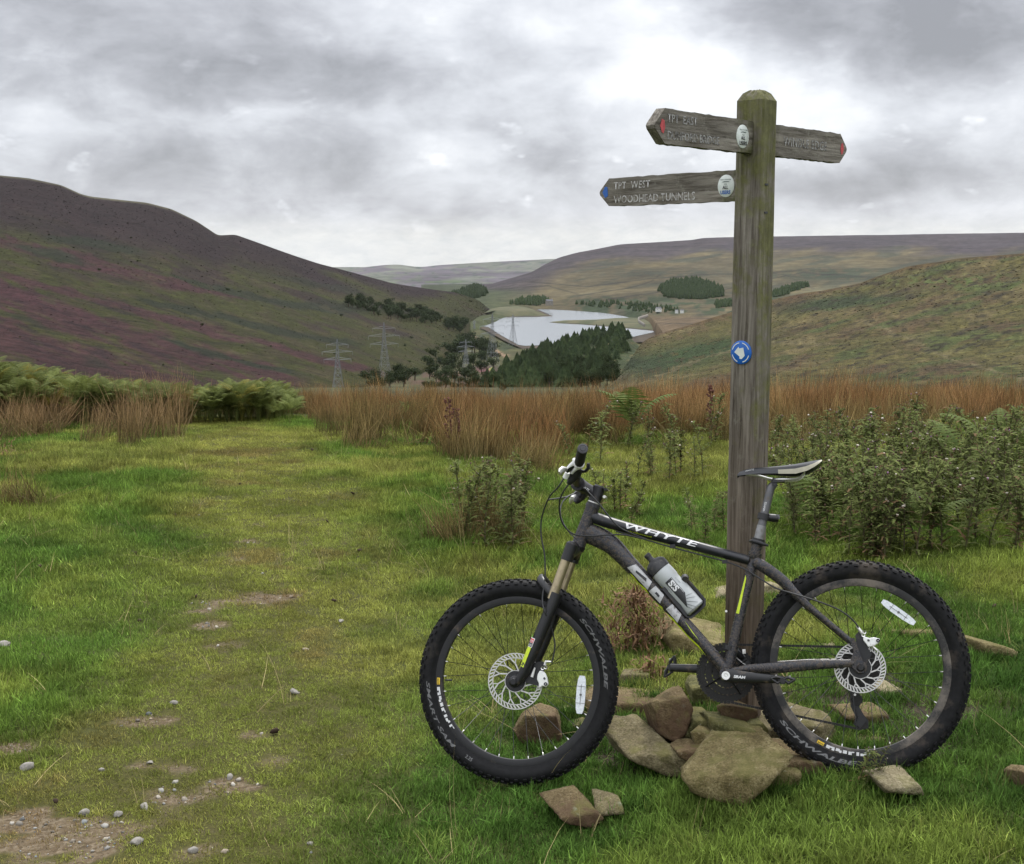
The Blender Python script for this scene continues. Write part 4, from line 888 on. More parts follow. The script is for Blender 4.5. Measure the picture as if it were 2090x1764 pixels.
b = MB(); b.lathe([(0, 0), (.019, 0), (.022, .004), (.022, .022), (.0185, .022)], Bk(.806, .36, 0), (Bk(.824, .418, 0)-Bk(.806, .36, 0)), 18); b.build('tube_junction', M_FRM, bike)
for s in (1, -1):
    tub('seat_stay', [(.806, .352, s*.012), (.845, .326, s*.026), (.895, .282, s*.034), (.93, .238, s*.042), (.99, .176, s*.056), (1.092, .078, s*.062)], [(.018, .009), (.0185, .0095), (.018, .009), (.015, .009), (.010, .008), (.009, .007)], M_FRM, 12, sm=24)
    tub('chain_stay', [(.712, .004, s*.026), (.78, .010, s*.036), (.86, .010, s*.048), (.96, .014, s*.058), (1.092, .014, s*.063)], [(.011, .008), (.014, .009), (.018, .009), (.016, .009), (.0115, .0075)], M_FRM, 12, sm=20)
    b = MB(); b.prism([(1.083, .026), (1.086, .002), (1.102, -.016), (1.119, -.016), (1.124, .004), (1.112, .045), (1.100, .092), (1.086, .092), (1.094, .05)], s*.062, s*.069, lambda p, q, h: Bk(p, q, h)); b.build('dropout', M_FRM, bike, False)
    b = MB(); b.lathe([(0, .010), (.008, .010), (.010, .004), (.014, .0)], Bk(1.1105, 0, s*.068), (0, -s, 0), 12); b.build('axle_nut', M_BLA, bike)
b = MB(); b.tube([Bk(.91, .262, -.036), Bk(.905, .268, 0), Bk(.91, .262, .036)], .009, 10); b.build('stay_bridge', M_FRM, bike)
# --- frame graphics
def on_tube(p0, p1, rv, rw, th0=0.):     # x along the tube, y round it (up positive); th0 lifts the print round towards the top
    p0, p1 = Vector(p0), Vector(p1); d = (p1-p0).normalized(); n = Vector((-d.y, d.x))
    if n.y < 0: n = -n
    def f(x, y):
        a = th0+y/rv; q = p0+d*x+n*(rv*1.03*math.sin(a)); return Bk(q.x, q.y, rw*1.03*math.cos(a)+.0008)
    return f
ft = on_tube((.391, .4903), (.641, .4065), .0178, .0215)
tt = bpy.data.objects['top_tube']; FS = on_tube((0, 0), (1, 0), 1, 1)
def stretched(txt, L, h, fn, mat, parent, y0, **kw):
    me = text_mesh(txt, 1., **kw); xs = [v.co.x for v in me.vertices]; ys = [v.co.y for v in me.vertices]; x_0, w_ = min(xs), max(xs)-min(xs); hy = max(ys)
    import bmesh
    bm = bmesh.new(); bm.from_mesh(me); bmesh.ops.triangulate(bm, faces=bm.faces); bmesh.ops.subdivide_edges(bm, edges=[e for e in bm.edges if e.calc_length() > .2], cuts=2); bm.to_mesh(me); bm.free()
    for v in me.vertices: v.co = fn((v.co.x-x_0)/w_*L, y0+v.co.y/hy*h)
    me.name = 'lettering'; me.materials.clear(); me.materials.append(mat); return link('lettering', me, parent)
stretched('WHYTE', .252, .019, ft, M_LETWH, tt, -.0035, bold=.015, shear=.22, spacing=1.12)
def patch(pts, fn, mat, parent, name, sub=6):
    b = MB(); n = len(pts); P = []
    for i in range(n):
        a, c = pts[i], pts[(i+1) % n]
        for k in range(sub): P.append((a[0]+(c[0]-a[0])*k/sub, a[1]+(c[1]-a[1])*k/sub))
    c = (sum(p[0] for p in P)/len(P), sum(p[1] for p in P)/len(P)); Q = [fn(*c)]+[fn(c[0]+(p[0]-c[0])*.5, c[1]+(p[1]-c[1])*.5) for p in P]+[fn(*p) for p in P]; m_ = len(P)
    b.add(Q, [(0, 1+i, 1+(i+1) % m_) for i in range(m_)]+[(1+i, 1+m_+i, 1+m_+(i+1) % m_, 1+(i+1) % m_) for i in range(m_)]); return b.build(name, mat, parent, False)
stretched('hydroformed', .095, .0052, ft, M_LIM, tt, -.0125, bold=.0)
fd = on_tube((.402, .3635), (.640, .0725), .0235, .0235)
for blk in ([(.000, -.014), (.012, .016), (.090, .016), (.100, -.014)], [(.108, .016), (.148, .016), (.160, -.014), (.106, -.014)], [(.188, .016), (.232, .016), (.244, -.014), (.186, -.012)]):
    patch(blk, fd, M_GREYD, dt, 'number_decal')
for blk in ([(.028, .003), (.070, .010), (.078, .001), (.030, -.003)], [(.124, .004), (.140, .004), (.143, -.003), (.124, -.003)]):
    patch(blk, (lambda x, y: fd(x, y)+Vector((0, -.0008, 0))), M_FRB, dt, 'number_decal')
for blk in ([(.252, .008), (.30, .003), (.335, -.001), (.30, .0005)],): patch(blk, fd, M_LIM, dt, 'stripe_decal')
for blk in ([(.004, -.026), (.030, -.019), (.060, -.022), (.092, -.016), (.112, -.022), (.092, -.026), (.050, -.030)], [(.150, -.024), (.172, -.017), (.182, -.023), (.165, -.028)], [(.190, -.022), (.225, -.016), (.234, -.021), (.262, -.016), (.300, -.019), (.345, -.013), (.384, -.019), (.345, -.019), (.300, -.024), (.262, -.022), (.225, -.024)]):
    patch(blk, fd, M_LIM, dt, 'stripe_decal')
fs = on_tube((.743, .163), (.790, .313), .0168, .0168)
patch([(.022, .004), (.140, .008), (.150, .014), (.022, .016)], fs, M_LIM, stb, 'stripe_decal'); stretched('HARDTAIL', .06, .006, (lambda x, y: fs(x, y)+Vector((0, -.0006, 0))), M_FRB, stb, .0075) if False else None
b = MB(); b.lathe([(0, .003), (.004, .003), (.004, 0)], Bk(.705, .196, .006), (0, -1, 0), 8); b.build('bolt', M_SIL, bike)
# --- fork
for s in (1, -1):
    tub('stanchion', [(.212, .430, s*.062), (.140, .262, s*.062)], .0162, M_GOLD, 18)
    fl = tub('fork_leg', [(.158, .303-.022, s*.062), (.146, .262-.008, s*.063), (.118, .196, s*.064), (.075, .105, s*.064), (.034, .026, s*.064), (.012, -.006, s*.062)], [.0215, .0205, .0200, .0195, .017, .012], M_BLA, 18)
    tub('stanchion_cap', [(.222, .446, s*.062), (.2185, .440, s*.062), (.196, .387, s*.062)], [.012, .0205, .0205], M_BLA, 18)
    b = MB(); b.lathe([(0, .012), (.009, .012), (.012, .006), (.016, .004), (.018, -.008)], Bk(0, 0, s*.064), (0, -s, 0), 16); b.build('axle_clamp', M_BLA, bike)
    if s == 1: fork = fl
tub('fork_crown', [(.205, .412, -.062), (.216, .424, -.03), (.222, .434, 0), (.216, .424, .03), (.205, .412, .062)], [(.026, .016), (.024, .018), (.026, .024), (.024, .018), (.026, .016)], M_BLA, 12)
tub('fork_arch', [(.140, .275, .06), (.110, .315, .052), (.098, .335, .03), (.094, .340, 0), (.098, .335, -.03), (.110, .315, -.052), (.140, .275, -.06)], [(.014, .008)]*7, M_BLA, 10)
ff = lambda p, q, h=0: Bk(p, q, h)
ffl = on_tube((.026, .018), (.146, .254), .0195, .0195)
def legfn(x, y):                         # along the left fork leg from the axle up
    d = Vector((.42, .9075)).normalized(); p = Vector((.034, .026))+d*x; n = Vector((-d.y, d.x)); a = y/.0185; q = p+n*(.0190*math.sin(a)); return Bk(q.x, q.y, .064+.0196*math.cos(a)+.0008)
patch([(.018, .004), (.022, .027), (.092, .028), (.092, .004)], legfn, M_LIM, fork, 'fork_decal'); patch([(.112, .016), (.114, .028), (.140, .029), (.118, .012)], legfn, M_GRND, fork, 'fork_decal')
lg2 = lambda x, y: legfn(x, y)+Vector((0, -.0006, 0))
text_obj('ON', .02, lambda x, y: legfn(.022+y*.9, .026-x*.85)+Vector((0, -.0006, 0)), M_BLK, fork, bold=.03)
patch([(.088, .002), (.088, .026), (.120, .026), (.120, .002)], lg2, M_LETWH, fork, 'fork_decal'); lg3 = lambda x, y: legfn(x, y)+Vector((0, -.0012, 0)); patch([(.104, .004), (.104, .024), (.117, .024), (.117, .004)], lg3, M_REDD, fork, 'fork_decal')
patch([(.090, .004), (.090, .024), (.1025, .024), (.1025, .004)], lg3, M_BLK, fork, 'fork_decal')
lg4 = lambda x, y: legfn(x, y)+Vector((0, -.0018, 0))
text_obj('ROCK', .0088, lambda x, y: lg4(.107+y, .0235-x*.78), M_LETWH, fork, bold=.02); text_obj('SHOX', .0088, lambda x, y: lg4(.0925+y, .0235-x*.78), M_LETWH, fork, bold=.02)
# --- cockpit
tub('headset', [(.284, .565, 0), (.289, .577, 0)], [.0255, .0225], M_BLA, 20); tub('spacer', [(.2895, .578, 0), (.291, .5815, 0)], .0215, M_SIL, 20)
tub('lower_headset', [(.2295, .438, 0), (.223, .424, 0)], [.0255, .0235], M_BLA, 20)
sm_ = tub('stem', [(.300, .600, 0), (.285, .618, 0), (.262, .634, 0), (.243, .646, 0)], [(.022, .018), (.019, .017), (.019, .018), (.024, .022)], M_BLA, 16)
tub('stem_clamp', [(.291, .581, 0), (.3115, .631, 0)], .0215, M_BLA, 18); tub('stem_cap', [(.3115, .631, 0), (.3135, .636, 0)], [.019, .016], M_BLA, 18)
tub('bar_clamp', [(.241, .646, -.024), (.241, .646, .024)], .0245, M_BLA, 18)
for v_, u_ in ((.620, .334), (.595, .329)): b = MB(); b.tube([Bk(u_, v_, -.016), Bk(u_, v_, .020)], .0055, 8); b.lathe([(.0022, .0225), (.0045, .0225), (.0045, .018)], Bk(u_, v_, 0), (0, -1, 0), 10); b.build('stem_bolt', M_SIL if v_ < .6 else M_BLA, bike)
def stemfn(x, y): p = Vector((.252, .6505))+Vector((.80, -.60))*x+Vector((.60, .80))*y; return Bk(p.x-.004, p.y-.012, .0185)
text_obj('WHYTE', .010, stemfn, M_LETWH, sm_, bold=.02, shear=.2)
bar = tub('handlebar', [(.254, .629, -.335), (.244, .637, -.205), (.237, .634, -.13), (.2366, .640, -.06), (.241, .646, 0), (.243, .648, .06), (.258, .668, .13), (.277, .690, .205), (.308, .716, .335)], [.0112]*3+[.0150]*3+[.0112]*3, M_BLA, 14)
M_GRIP = plain('grip_rubber', (.011, .011, .012), .75, 0, .4, 300)
for s in (1, -1):
    b = MB(); P = [Bk(.278+.031*t-(0 if s > 0 else .16*(.21+.126*t)), .691+.0255*t-(0 if s > 0 else .26*(.21+.126*t)), s*(.210+.126*t)) for t in [i/14 for i in range(15)]]; b.tube(P, [.0155+(.0011 if i % 2 else 0) for i in range(15)], 16); g = b.build('grip', M_GRIP, bar)
    b = MB(); d_ = (P[-1]-P[0]).normalized(); b.lathe([(0, .006), (.008, .006), (.0095, .0045), (.012, .0055), (.0165, .004), (.0168, 0)], P[-1], d_, 20); b.build('grip_end', plain('grip_plug', (.04, .04, .043), .6) if s == 1 else M_GRIP, bar)
    k = lambda u, v, w: Bk(u-(0 if s > 0 else .16*w), v-.05*w-(0 if s > 0 else .26*w), s*w)
    # brake lever: white clamp and body, dark reservoir, blade
    b = MB(); c0 = k(.275, .699, .196); b.lathe([(.012, -.007), (.0175, -.007), (.0175, .007), (.012, .007)], c0, d_, 18)
    b.tube([k(.279, .697, .195), k(.262, .709, .190), k(.256, .716, .186)], [.007, .008, .006], 8); b.tube([k(.262, .706, .188), k(.246, .697, .178), k(.232, .686, .170)], [.009, .0075, .006], 10); b.tube([k(.278, .690, .192), k(.258, .684, .175), k(.244, .672, .160)], [.008, .0065, .004], 8)
    lv = b.build('brake_lever', M_WHT, bar)
    b = MB(); b.tube([k(.254, .700, .180), k(.240, .690, .172), k(.228, .680, .165)], [(.010, .007), (.012, .008), (.008, .006)], 10); b.build('lever_reservoir', M_BLA, lv)
    b = MB(); b.tube([k(.231, .686, .172), k(.222, .685, .195), k(.214, .677, .205), k(.211, .672, .212)], [(.006, .004), (.010, .005), (.012, .006), (.006, .004)], 10); b.build('lever_blade', M_SIL, lv)
    b = MB(); b.tube([k(.230, .676, .158), k(.220, .660, .148)], [.0085, .0095], 12); b.build('barrel_adjuster', M_WHT, lv)
    b = MB(); b.tube([k(.268, .690, .150), k(.256, .674, .146), k(.240, .660, .140)], [(.017, .014), (.020, .016), (.012, .010)], 12); b.tube([k(.255, .668, .145), k(.236, .650, .140), k(.228, .640, .136)], [(.016, .010), (.013, .009), (.008, .006)], 10)
    sh = b.build('shifter', M_BLA, bar)
    b = MB(); b.tube([k(.266, .676, .145), k(.288, .677, .148), k(.299, .686, .152), k(.300, .702, .156)], [(.006, .006), (.005, .009), (.005, .010), (.004, .007)], 10); b.build('shift_paddle', M_BLA, sh)
def cable(name, pts, r=.0026, n=40, mat=None): b = MB(); b.tube(spline([Bk(*p) for p in pts], n), r, 7); return b.build(name, mat or M_CAB, bike)
cable('brake_hose', [(.216, .650, .155), (.194, .622, .15), (.154, .595, .1), (.12, .535, .06), (.113, .476, .05), (.121, .415, .05), (.121, .368, .05), (.118, .32, .055), (.110, .268, .066), (.118, .225, .088), (.128, .192, .07), (.137, .153, .055), (.141, .114, .05), (.134, .076, .05), (.127, .055, .05)], n=90)
cable('gear_cable', [(.232, .636, .14), (.207, .607, .13), (.19, .575, .11), (.186, .524, .07), (.201, .492, .05), (.229, .472, .045), (.281, .465, .04), (.337, .466, .035), (.394, .462, .028), (.46, .444, .015)], n=60)
cable('gear_cable', [(.238, .622, -.05), (.206, .611, -.02), (.183, .588, 0), (.177, .552, .02), (.186, .517, .03), (.208, .480, .03), (.231, .457, .02)], .0022, 40, plain('grey_cable', (.07, .07, .075), .4))
cable('gear_cable', [(.262, .630, .0), (.284, .606, .03), (.314, .569, .04), (.342, .528, .04), (.374, .490, .033), (.415, .466, .024), (.46, .446, .012)], n=40)
cable('brake_hose', [(.215, .640, -.155), (.205, .623, -.09), (.19, .611, -.05), (.168, .602, 0), (.149, .595, .05), (.142, .592, .06)], n=30)
cable('brake_hose', [(.36, .478, .012), (.45, .447, .010), (.522, .421, .008), (.648, .379, .008), (.715, .357, .010), (.772, .330, .016), (.815, .300, .032), (.866, .263, .052), (.928, .238, .066), (.994, .213, .07), (1.051, .187, .07), (1.087, .161, .068), (1.109, .135, .062), (1.117, .119, .055)], n=80)
for u_, v_ in ((.545, .417), (.712, .357)): b = MB(); b.box(Bk(u_, v_, .004), (.018, .022, .012)); b.build('cable_clip', M_BLA, bike, False)
# --- seat
tub('seat_collar', [(.8205, .406, 0), (.8265, .425, 0)], .0215, M_BLA, 18)
b = MB(); b.tube([Bk(.797, .419, .010), Bk(.806, .4185, .026), Bk(.832, .409, .029), Bk(.855, .400, .026)], [(.005, .003), (.006, .004), (.006, .003), (.004, .003)], 8); b.build('quick_release_lever', M_BLA, bike)
sp_ = tub('seat_post', [(.822, .412, 0), (.868, .560, 0), (.877, .590, 0), (.893, .606, 0)], [.0137, .0137, .0145, .013], plain('scuffed_post', (.11, .11, .115), .38, .5, .2, 40, dirt=.3, dirtcol=(.10, .08, .06), dscale=30), 18)
fp = on_tube((.852, .512), (.868, .565), .0142, .0142); text_obj('WHYTE', .009, lambda x, y: fp(x, y), M_LETWH, sp_, bold=.02)
tub('seat_shim', [(.8255, .424, 0), (.839, .468, 0)], [.0152, .0152], plain('worn_shim', (.22, .22, .22), .4, .5, .25, 40, dirt=.3, dscale=30), 18)
b = MB(); b.tube([Bk(.845, .487, 0), Bk(.851, .506, 0)], .0205, 14); b.tube([Bk(.862, .494, 0), Bk(.880, .490, 0), Bk(.895, .488, 0)], [.012, .0135, .0125], 10); lb = b.build('light_bracket', M_BLA, bike)
b = MB(); b.box(Bk(.893, .493, 0), (.012, .02, .014)); b.build('bracket_clip', M_LETG, lb, False)
b = MB(); b.box(Bk(.905, .612, 0), (.040, .050, .014)); b.tube([Bk(.890, .602, -.02), Bk(.890, .602, .02)], .009, 10); b.build('saddle_clamp', M_BLA, bike)
# saddle: stations along its length: u, top v, half width, drop of the edge
st = [(.772, .640, .008, .004), (.781, .650, .0165, .014), (.805, .6565, .020, .020), (.84, .6595, .021, .022), (.88, .6600, .025, .025), (.92, .6605, .034, .030), (.96, .6625, .048, .036), (.995, .6655, .062, .034), (1.020, .668, .069, .026), (1.040, .669, .066, .014), (1.047, .668, .055, .006)]
b = MB(); K = 15; V = []
for (u, v, hw_, dr) in st:
    for j in range(K):
        t = -1+2*j/(K-1); V.append(Bk(u, v-dr*abs(t)**3.2-(.0035*math.exp(-(t/.22)**2) if .84 < u < 1.03 else 0), t*hw_))
for (u, v, hw_, dr) in st:
    for j in range(K):
        t = -1+2*j/(K-1); V.append(Bk(u, v-dr*abs(t)**3.2-.012*(1-abs(t)**4), t*hw_*.96))
ns = len(st); g = lambda i, j, o=0: o*ns*K+i*K+j
F = [(g(i, j), g(i, j+1), g(i+1, j+1), g(i+1, j)) for i in range(ns-1) for j in range(K-1)]+[(g(i, j, 1), g(i+1, j, 1), g(i+1, j+1, 1), g(i, j+1, 1)) for i in range(ns-1) for j in range(K-1)]
F += [(g(i, 0), g(i+1, 0), g(i+1, 0, 1), g(i, 0, 1)) for i in range(ns-1)]+[(g(i, K-1), g(i, K-1, 1), g(i+1, K-1, 1), g(i+1, K-1)) for i in range(ns-1)]+[(g(0, j), g(0, j, 1), g(0, j+1, 1), g(0, j+1)) for j in range(K-1)]+[(g(ns-1, j), g(ns-1, j+1), g(ns-1, j+1, 1), g(ns-1, j, 1)) for j in range(K-1)]
b.add(V, F); sad = b.build('saddle', M_SAD, bike, True, 50)
for s in (1, -1):
    b = MB(); V = []; us = [.905, .93, .96, .995, 1.02, 1.038, 1.046]
    for u in us:
        v = np.interp(u, [q[0] for q in st], [q[1] for q in st]); h_ = np.interp(u, [q[0] for q in st], [q[2] for q in st]); d_ = np.interp(u, [q[0] for q in st], [q[3] for q in st])
        for t in (.84 if u < 1.03 else .78, .92, 1.0): V.append(Bk(u, v-d_*t**3.2-(.002 if t == 1 else 0)+.0012, s*(h_*t+.0015)))
    b.add(V, [(i*3+j, i*3+j+1, (i+1)*3+j+1, (i+1)*3+j) for i in range(len(us)-1) for j in range(2)]); b.build('side_panel', M_CREAM, sad)
    b = MB(); b.tube(spline([Bk(.800, .640, s*.008), Bk(.840, .633, s*.014), Bk(.885, .617, s*.021), Bk(.935, .612, s*.023), Bk(.968, .613, s*.026), Bk(.990, .630, s*.036)], 24), .0036, 8); b.build('saddle_rail', M_SIL, sad)
text_obj('WHYTE', .0085, lambda x, y: Bk(.800+x*.95, .6465+y*.8+x*.12, .0203), M_LETWH, sad, bold=.0)
# --- drivetrain
b = MB(); b.lathe([(.0, .074), (.0045, .0735), (.0045, .071), (.008, .0745), (.013, .0745), (.0135, .070)], Bk(.692, -.008, 0), (0, -1, 0), 24); b.build('crank_bolt', M_WHT, bike)
cl = tub('crank_arm', [(.690, -.007, .064), (.712, -.010, .066), (.76, -.0165, .070), (.83, -.024, .076), (.863, -.027, .078)], [(.021, .007), (.021, .007), (.0175, .007), (.014, .0065), (.011, .006)], M_BLA, 14)
stretched('SRAM', .038, .0085, lambda x, y: Bk(.716+x, -.0150-x*.14+y, .0768), M_LETWH, cl, 0, bold=.05, shear=.25)
cr_ = tub('crank_arm', [(.690, .006, -.068), (.64, .009, -.072), (.56, .016, -.078), (.505, .020, -.080)], [(.020, .007), (.016, .007), (.0135, .0065), (.0125, .006)], M_BLA, 14)
def pedal(c, tilt, s, arm):
    u0, v0, w0 = c; b = MB(); ca, sa = math.cos(R(tilt)), math.sin(R(tilt)); T = lambda p, q, h: Bk(u0+p*ca-q*sa, v0+p*sa+q*ca, w0+s*h)
    b.tube([T(0, 0, -.004), T(0, 0, .075)], .0085, 10); b.tube([T(0, 0, .016), T(0, 0, .062)], .0125, 12)
    for p in (-.036, .036): b.tube([T(p, .004, .014), T(p, .004, .064)], .0042, 8)
    for h in (.014, .064): b.tube([T(-.036, .004, h), T(-.018, .009, h), T(0, .006, h), T(.018, -.008, h), T(.036, .004, h)], [(.0045, .004)]*5, 8); b.tube([T(-.036, .004, h), T(-.015, -.010, h), T(.015, .010, h), T(.036, .004, h)], [(.004, .004)]*4, 8)
    pd = b.build('pedal', M_BLA, arm)
    for p in (-.020, .022):
        b = MB(); b.tube([T(p, .010, .022), T(p, .013, .030), T(p, .010, .056)], .0032, 8); b.build('pedal_spring', M_SIL, pd)
pedal((.868, -.027, .086), -6, 1, cl); pedal((.503, .021, -.088), 62, -1, cr_)
def chainring(r, w, n, nm):
    b = MB(); V = []; m_ = n*2
    for j in range(m_):
        a = 2*math.pi*j/m_; q = r+(.0032 if j % 2 == 0 else -.0018)
        V += [Bk(.690+q*math.cos(a), -.004+q*math.sin(a), w+.001), Bk(.690+(r-.021)*math.cos(a), -.004+(r-.021)*math.sin(a), w+.0015), Bk(.690+q*math.cos(a), -.004+q*math.sin(a), w-.001), Bk(.690+(r-.021)*math.cos(a), -.004+(r-.021)*math.sin(a), w-.0015)]
    F = []
    for j in range(m_): q = 4*j; k = 4*((j+1) % m_); F += [(q, k, k+1, q+1), (q+2, q+3, k+3, k+2), (q, q+2, k+2, k), (q+1, k+1, k+3, q+3)]
    b.add(V, F)
    for k in range(4): a = R(90*k+30); b.tube([Bk(.690, -.004, w), Bk(.690+(r-.012)*math.cos(a), -.004+(r-.012)*math.sin(a), w)], [(.004, .020), (.003, .014)], 8)
    return b.build(nm, M_CHN, bike, False)
chainring(.093, -.056, 44, 'chainring'); chainring(.070, -.049, 33, 'chainring'); chainring(.046, -.042, 22, 'chainring')
b = MB(); V0 = 0
for k, (r, w) in enumerate([(.072-.0062*k, -.018-.0045*k) for k in range(9)]):
    b.lathe([(.012, w), (r-.004, w), (r, w-.0004), (r, w-.0018), (r-.004, w-.002), (.012, w-.002)], CR+Vector((0, 0, 0)), (0, -1, 0), 40)
b.build('cassette', M_CHN, bike, False)
lk = []
def chain_run(p0, p1):
    p0, p1 = Bk(*p0), Bk(*p1); L = (p1-p0).length; n = int(L/.0127); d = (p1-p0)/n
    for i in range(n+1): lk.append((p0+d*i, d))
chain_run((.690, .089, -.054), (1.105, .062, -.046)); chain_run((.690, -.097, -.054), (1.095, -.196, -.052)); b = MB()
for i, (p, d) in enumerate(lk):
    dn = d.normalized(); s = Vector((0, 1, 0)); u_ = s.cross(dn).normalized(); s = dn.cross(u_); b.box(p, (.0125, .0055 if i % 2 else .004, .0072), Matrix((dn, s, u_)).transposed())
for k in range(26): a = R(92+178*k/25); b.box(Bk(.690+.094*math.cos(a), -.004+.094*math.sin(a), -.055), (.010, .005, .010))
b.build('chain', M_CHN, bike, False)
b = MB(); b.tube([Bk(1.112, -.022, -.074), Bk(1.100, -.060, -.078), Bk(1.092, -.090, -.078)], [(.012, .008), (.014, .01), (.016, .011)], 10)
b.prism([(1.078, -.082), (1.106, -.080), (1.112, -.108), (1.100, -.132), (1.128, -.172), (1.126, -.196), (1.096, -.200), (1.080, -.182), (1.090, -.160), (1.076, -.125)], -.064, -.060, lambda p, q, h: Bk(p, q, h)); b.prism([(1.088, -.126), (1.102, -.126), (1.122, -.170), (1.100, -.194), (1.086, -.180), (1.096, -.160)], -.048, -.045, lambda p, q, h: Bk(p, q, h))
rd = b.build('rear_derailleur', M_BLA, bike, False)
for c in ((1.098, -.105), (1.105, -.182)):
    b = MB(); n = 11; b.prism([((.0195 if j % 2 == 0 else .016)*math.cos(math.pi*j/n)+c[0], (.0195 if j % 2 == 0 else .016)*math.sin(math.pi*j/n)+c[1]) for j in range(2*n)], -.058, -.050, lambda p, q, h: Bk(p, q, h)); b.build('jockey_wheel', M_CHN, rd, False)
b = MB(); b.lathe([(0, .003), (.004, .003), (.004, 0)], Bk(1.092, -.088, -.046), (0, -1, 0), 10); b.build('pivot_bolt', M_SIL, rd)
b = MB(); b.tube([Bk(.704, .072, -.0), Bk(.708, .086, 0)], .0205, 14); b.tube([Bk(.722, .070, -.022), Bk(.738, .052, -.034), Bk(.748, .042, -.04)], [.010, .012, .009], 10); b.prism([(.722, .048), (.742, .030), (.768, .010), (.776, .018), (.752, .046), (.730, .060)], -.048, -.045, lambda p, q, h: Bk(p, q, h)); b.prism([(.722, .048), (.742, .030), (.768, .010), (.776, .018), (.752, .046), (.730, .060)], -.066, -.063, lambda p, q, h: Bk(p, q, h))
fdl = b.build('front_derailleur', M_BLA, bike, False); b = MB(); b.tube([Bk(.724, .046, -.044), Bk(.745, .026, -.044), Bk(.770, .010, -.044)], .0018, 6); b.box(Bk(.752, .064, -.03), (.010, .01, .014)); b.build('cage_edge', M_SIL, fdl, False)
# --- brake calipers
def caliper(pts, bolts, mount, w0, w1):
    b = MB(); b.prism(pts, w0, w1, lambda p, q, h: Bk(p, q, h)); c = b.build('brake_caliper', M_WHT, bike, False)
    me = c.data; md = c.modifiers.new('bevel', 'BEVEL'); md.width = .003; md.segments = 2; md.limit_method = 'ANGLE'
    for (u, v, r) in bolts: b = MB(); b.lathe([(r*.35, .001), (r*.6, .003), (r, .003), (r, -.002)], Bk(u, v, w1), (0, -1, 0), 12); b.build('caliper_bolt', M_BLA, c)
    b = MB(); b.prism(mount, w0-.004, w0+.006, lambda p, q, h: Bk(p, q, h)); b.build('caliper_bracket', M_BLA, bike, False)
    return c
caliper([(.080, -.028), (.094, -.018), (.106, -.022), (.113, -.014), (.110, .008), (.106, .020), (.098, .030), (.088, .032), (.080, .020), (.077, .004), (.083, -.010)], [(.106, -.012, .006), (.103, .006, .0035)], [(.020, .020), (.055, .055), (.095, .062), (.108, .050), (.100, .030), (.085, .02), (.080, -.018), (.040, -.008)], .044, .062)
b = MB(); b.lathe([(.003, .002), (.006, .004), (.006, -.004)], Bk(.098, .039, .058), (0, -1, 0), 12); b.lathe([(.003, .002), (.0055, .004), (.0055, -.004)], Bk(.108, .041, .058), (0, -1, 0), 12); b.tube([Bk(.104, .048, .05), Bk(.108, .060, .05), Bk(.126, .058, .05)], [.006, .005, .004], 8); b.tube([Bk(.060, .012, .058), Bk(.072, .042, .058)], [(.006, .003), (.003, .003)], 8); b.build('hose_union', M_SIL, bike)
caliper([(1.128, .096), (1.146, .090), (1.160, .092), (1.178, .086), (1.176, .076), (1.156, .064), (1.140, .062), (1.133, .074), (1.126, .084)], [(1.171, .081, .006), (1.142, .083, .0035)], [(1.108, .030), (1.104, .100), (1.116, .112), (1.130, .098), (1.138, .060), (1.150, .040), (1.130, .010)], .044, .064)
b = MB(); b.lathe([(.003, .002), (.006, .004), (.006, -.004)], Bk(1.128, .100, .058), (0, -1, 0), 12); b.lathe([(.003, .002), (.006, .004), (.006, -.004)], Bk(1.132, .109, .058), (0, -1, 0), 12); b.tube([Bk(1.126, .104, .055), Bk(1.116, .120, .055), Bk(1.110, .130, .055)], [.006, .005, .004], 8); b.tube([Bk(1.152, .064, .052), Bk(1.166, .050, .052)], .004, 8); b.build('hose_union', M_SIL, bike)
# --- bottle and cage
ba = (Vector((.604, .209))-Vector((.495, .345))).normalized(); b0 = Vector((.4945, .3475)); M_PL = N('clear_dirty_plastic'); co = M_PL.coord('Object'); f = M_PL.noise(co, 18, 6, .7); f2 = M_PL.noise(co, 90, 4, .7)
bc = M_PL.mix(M_PL.ramp(f, [(.55, 0), (.75, .6)]), (.40, .42, .42), (.30, .26, .20)); bc = M_PL.mix(M_PL.ramp(f2, [(.66, 0), (.72, .6)]), bc, (.12, .10, .07)); M_PL = M_PL.out(bc, .35, bump=f2, bstr=.1)
ax3 = Bk(b0.x+ba.x, b0.y+ba.y, 0)-Bk(b0.x, b0.y, 0); Pt = lambda s, n, w: Bk(b0.x+ba.x*s-ba.y*n, b0.y+ba.y*s+ba.x*n, w)
bot = empty('water_bottle', 'translucent grey drinks bottle with black cap in the frame cage', 'bottle', M=MBK)
b = MB(); b.lathe([(.0, .185), (.030, .185), (.0355, .180), (.0360, .10), (.0362, .085), (.0340, .078), (.0340, .060), (.0362, .054), (.0362, .030), (.0345, .006), (.033, .004)], Pt(-.006, 0, 0), ax3, 32); body = b.build('bottle_body', M_PL, bot)
b = MB(); b.lathe([(.035, .010), (.0375, .008), (.0375, -.016), (.034, -.022), (.024, -.030), (.012, -.034), (.010, -.040), (.010, -.050), (.0115, -.052), (.0115, -.060), (.009, -.062), (0, -.062)], Pt(0, 0, 0), ax3, 32); b.build('bottle_cap', plain('black_cap', (.025, .025, .027), .55, 0, .3, 90, dirt=.18, dirtcol=(.14, .12, .10), dscale=90), bot)
def bf(s, n): a = n/.036; return Pt(s, .0366*math.sin(a), .0366*math.cos(a)+.0004)
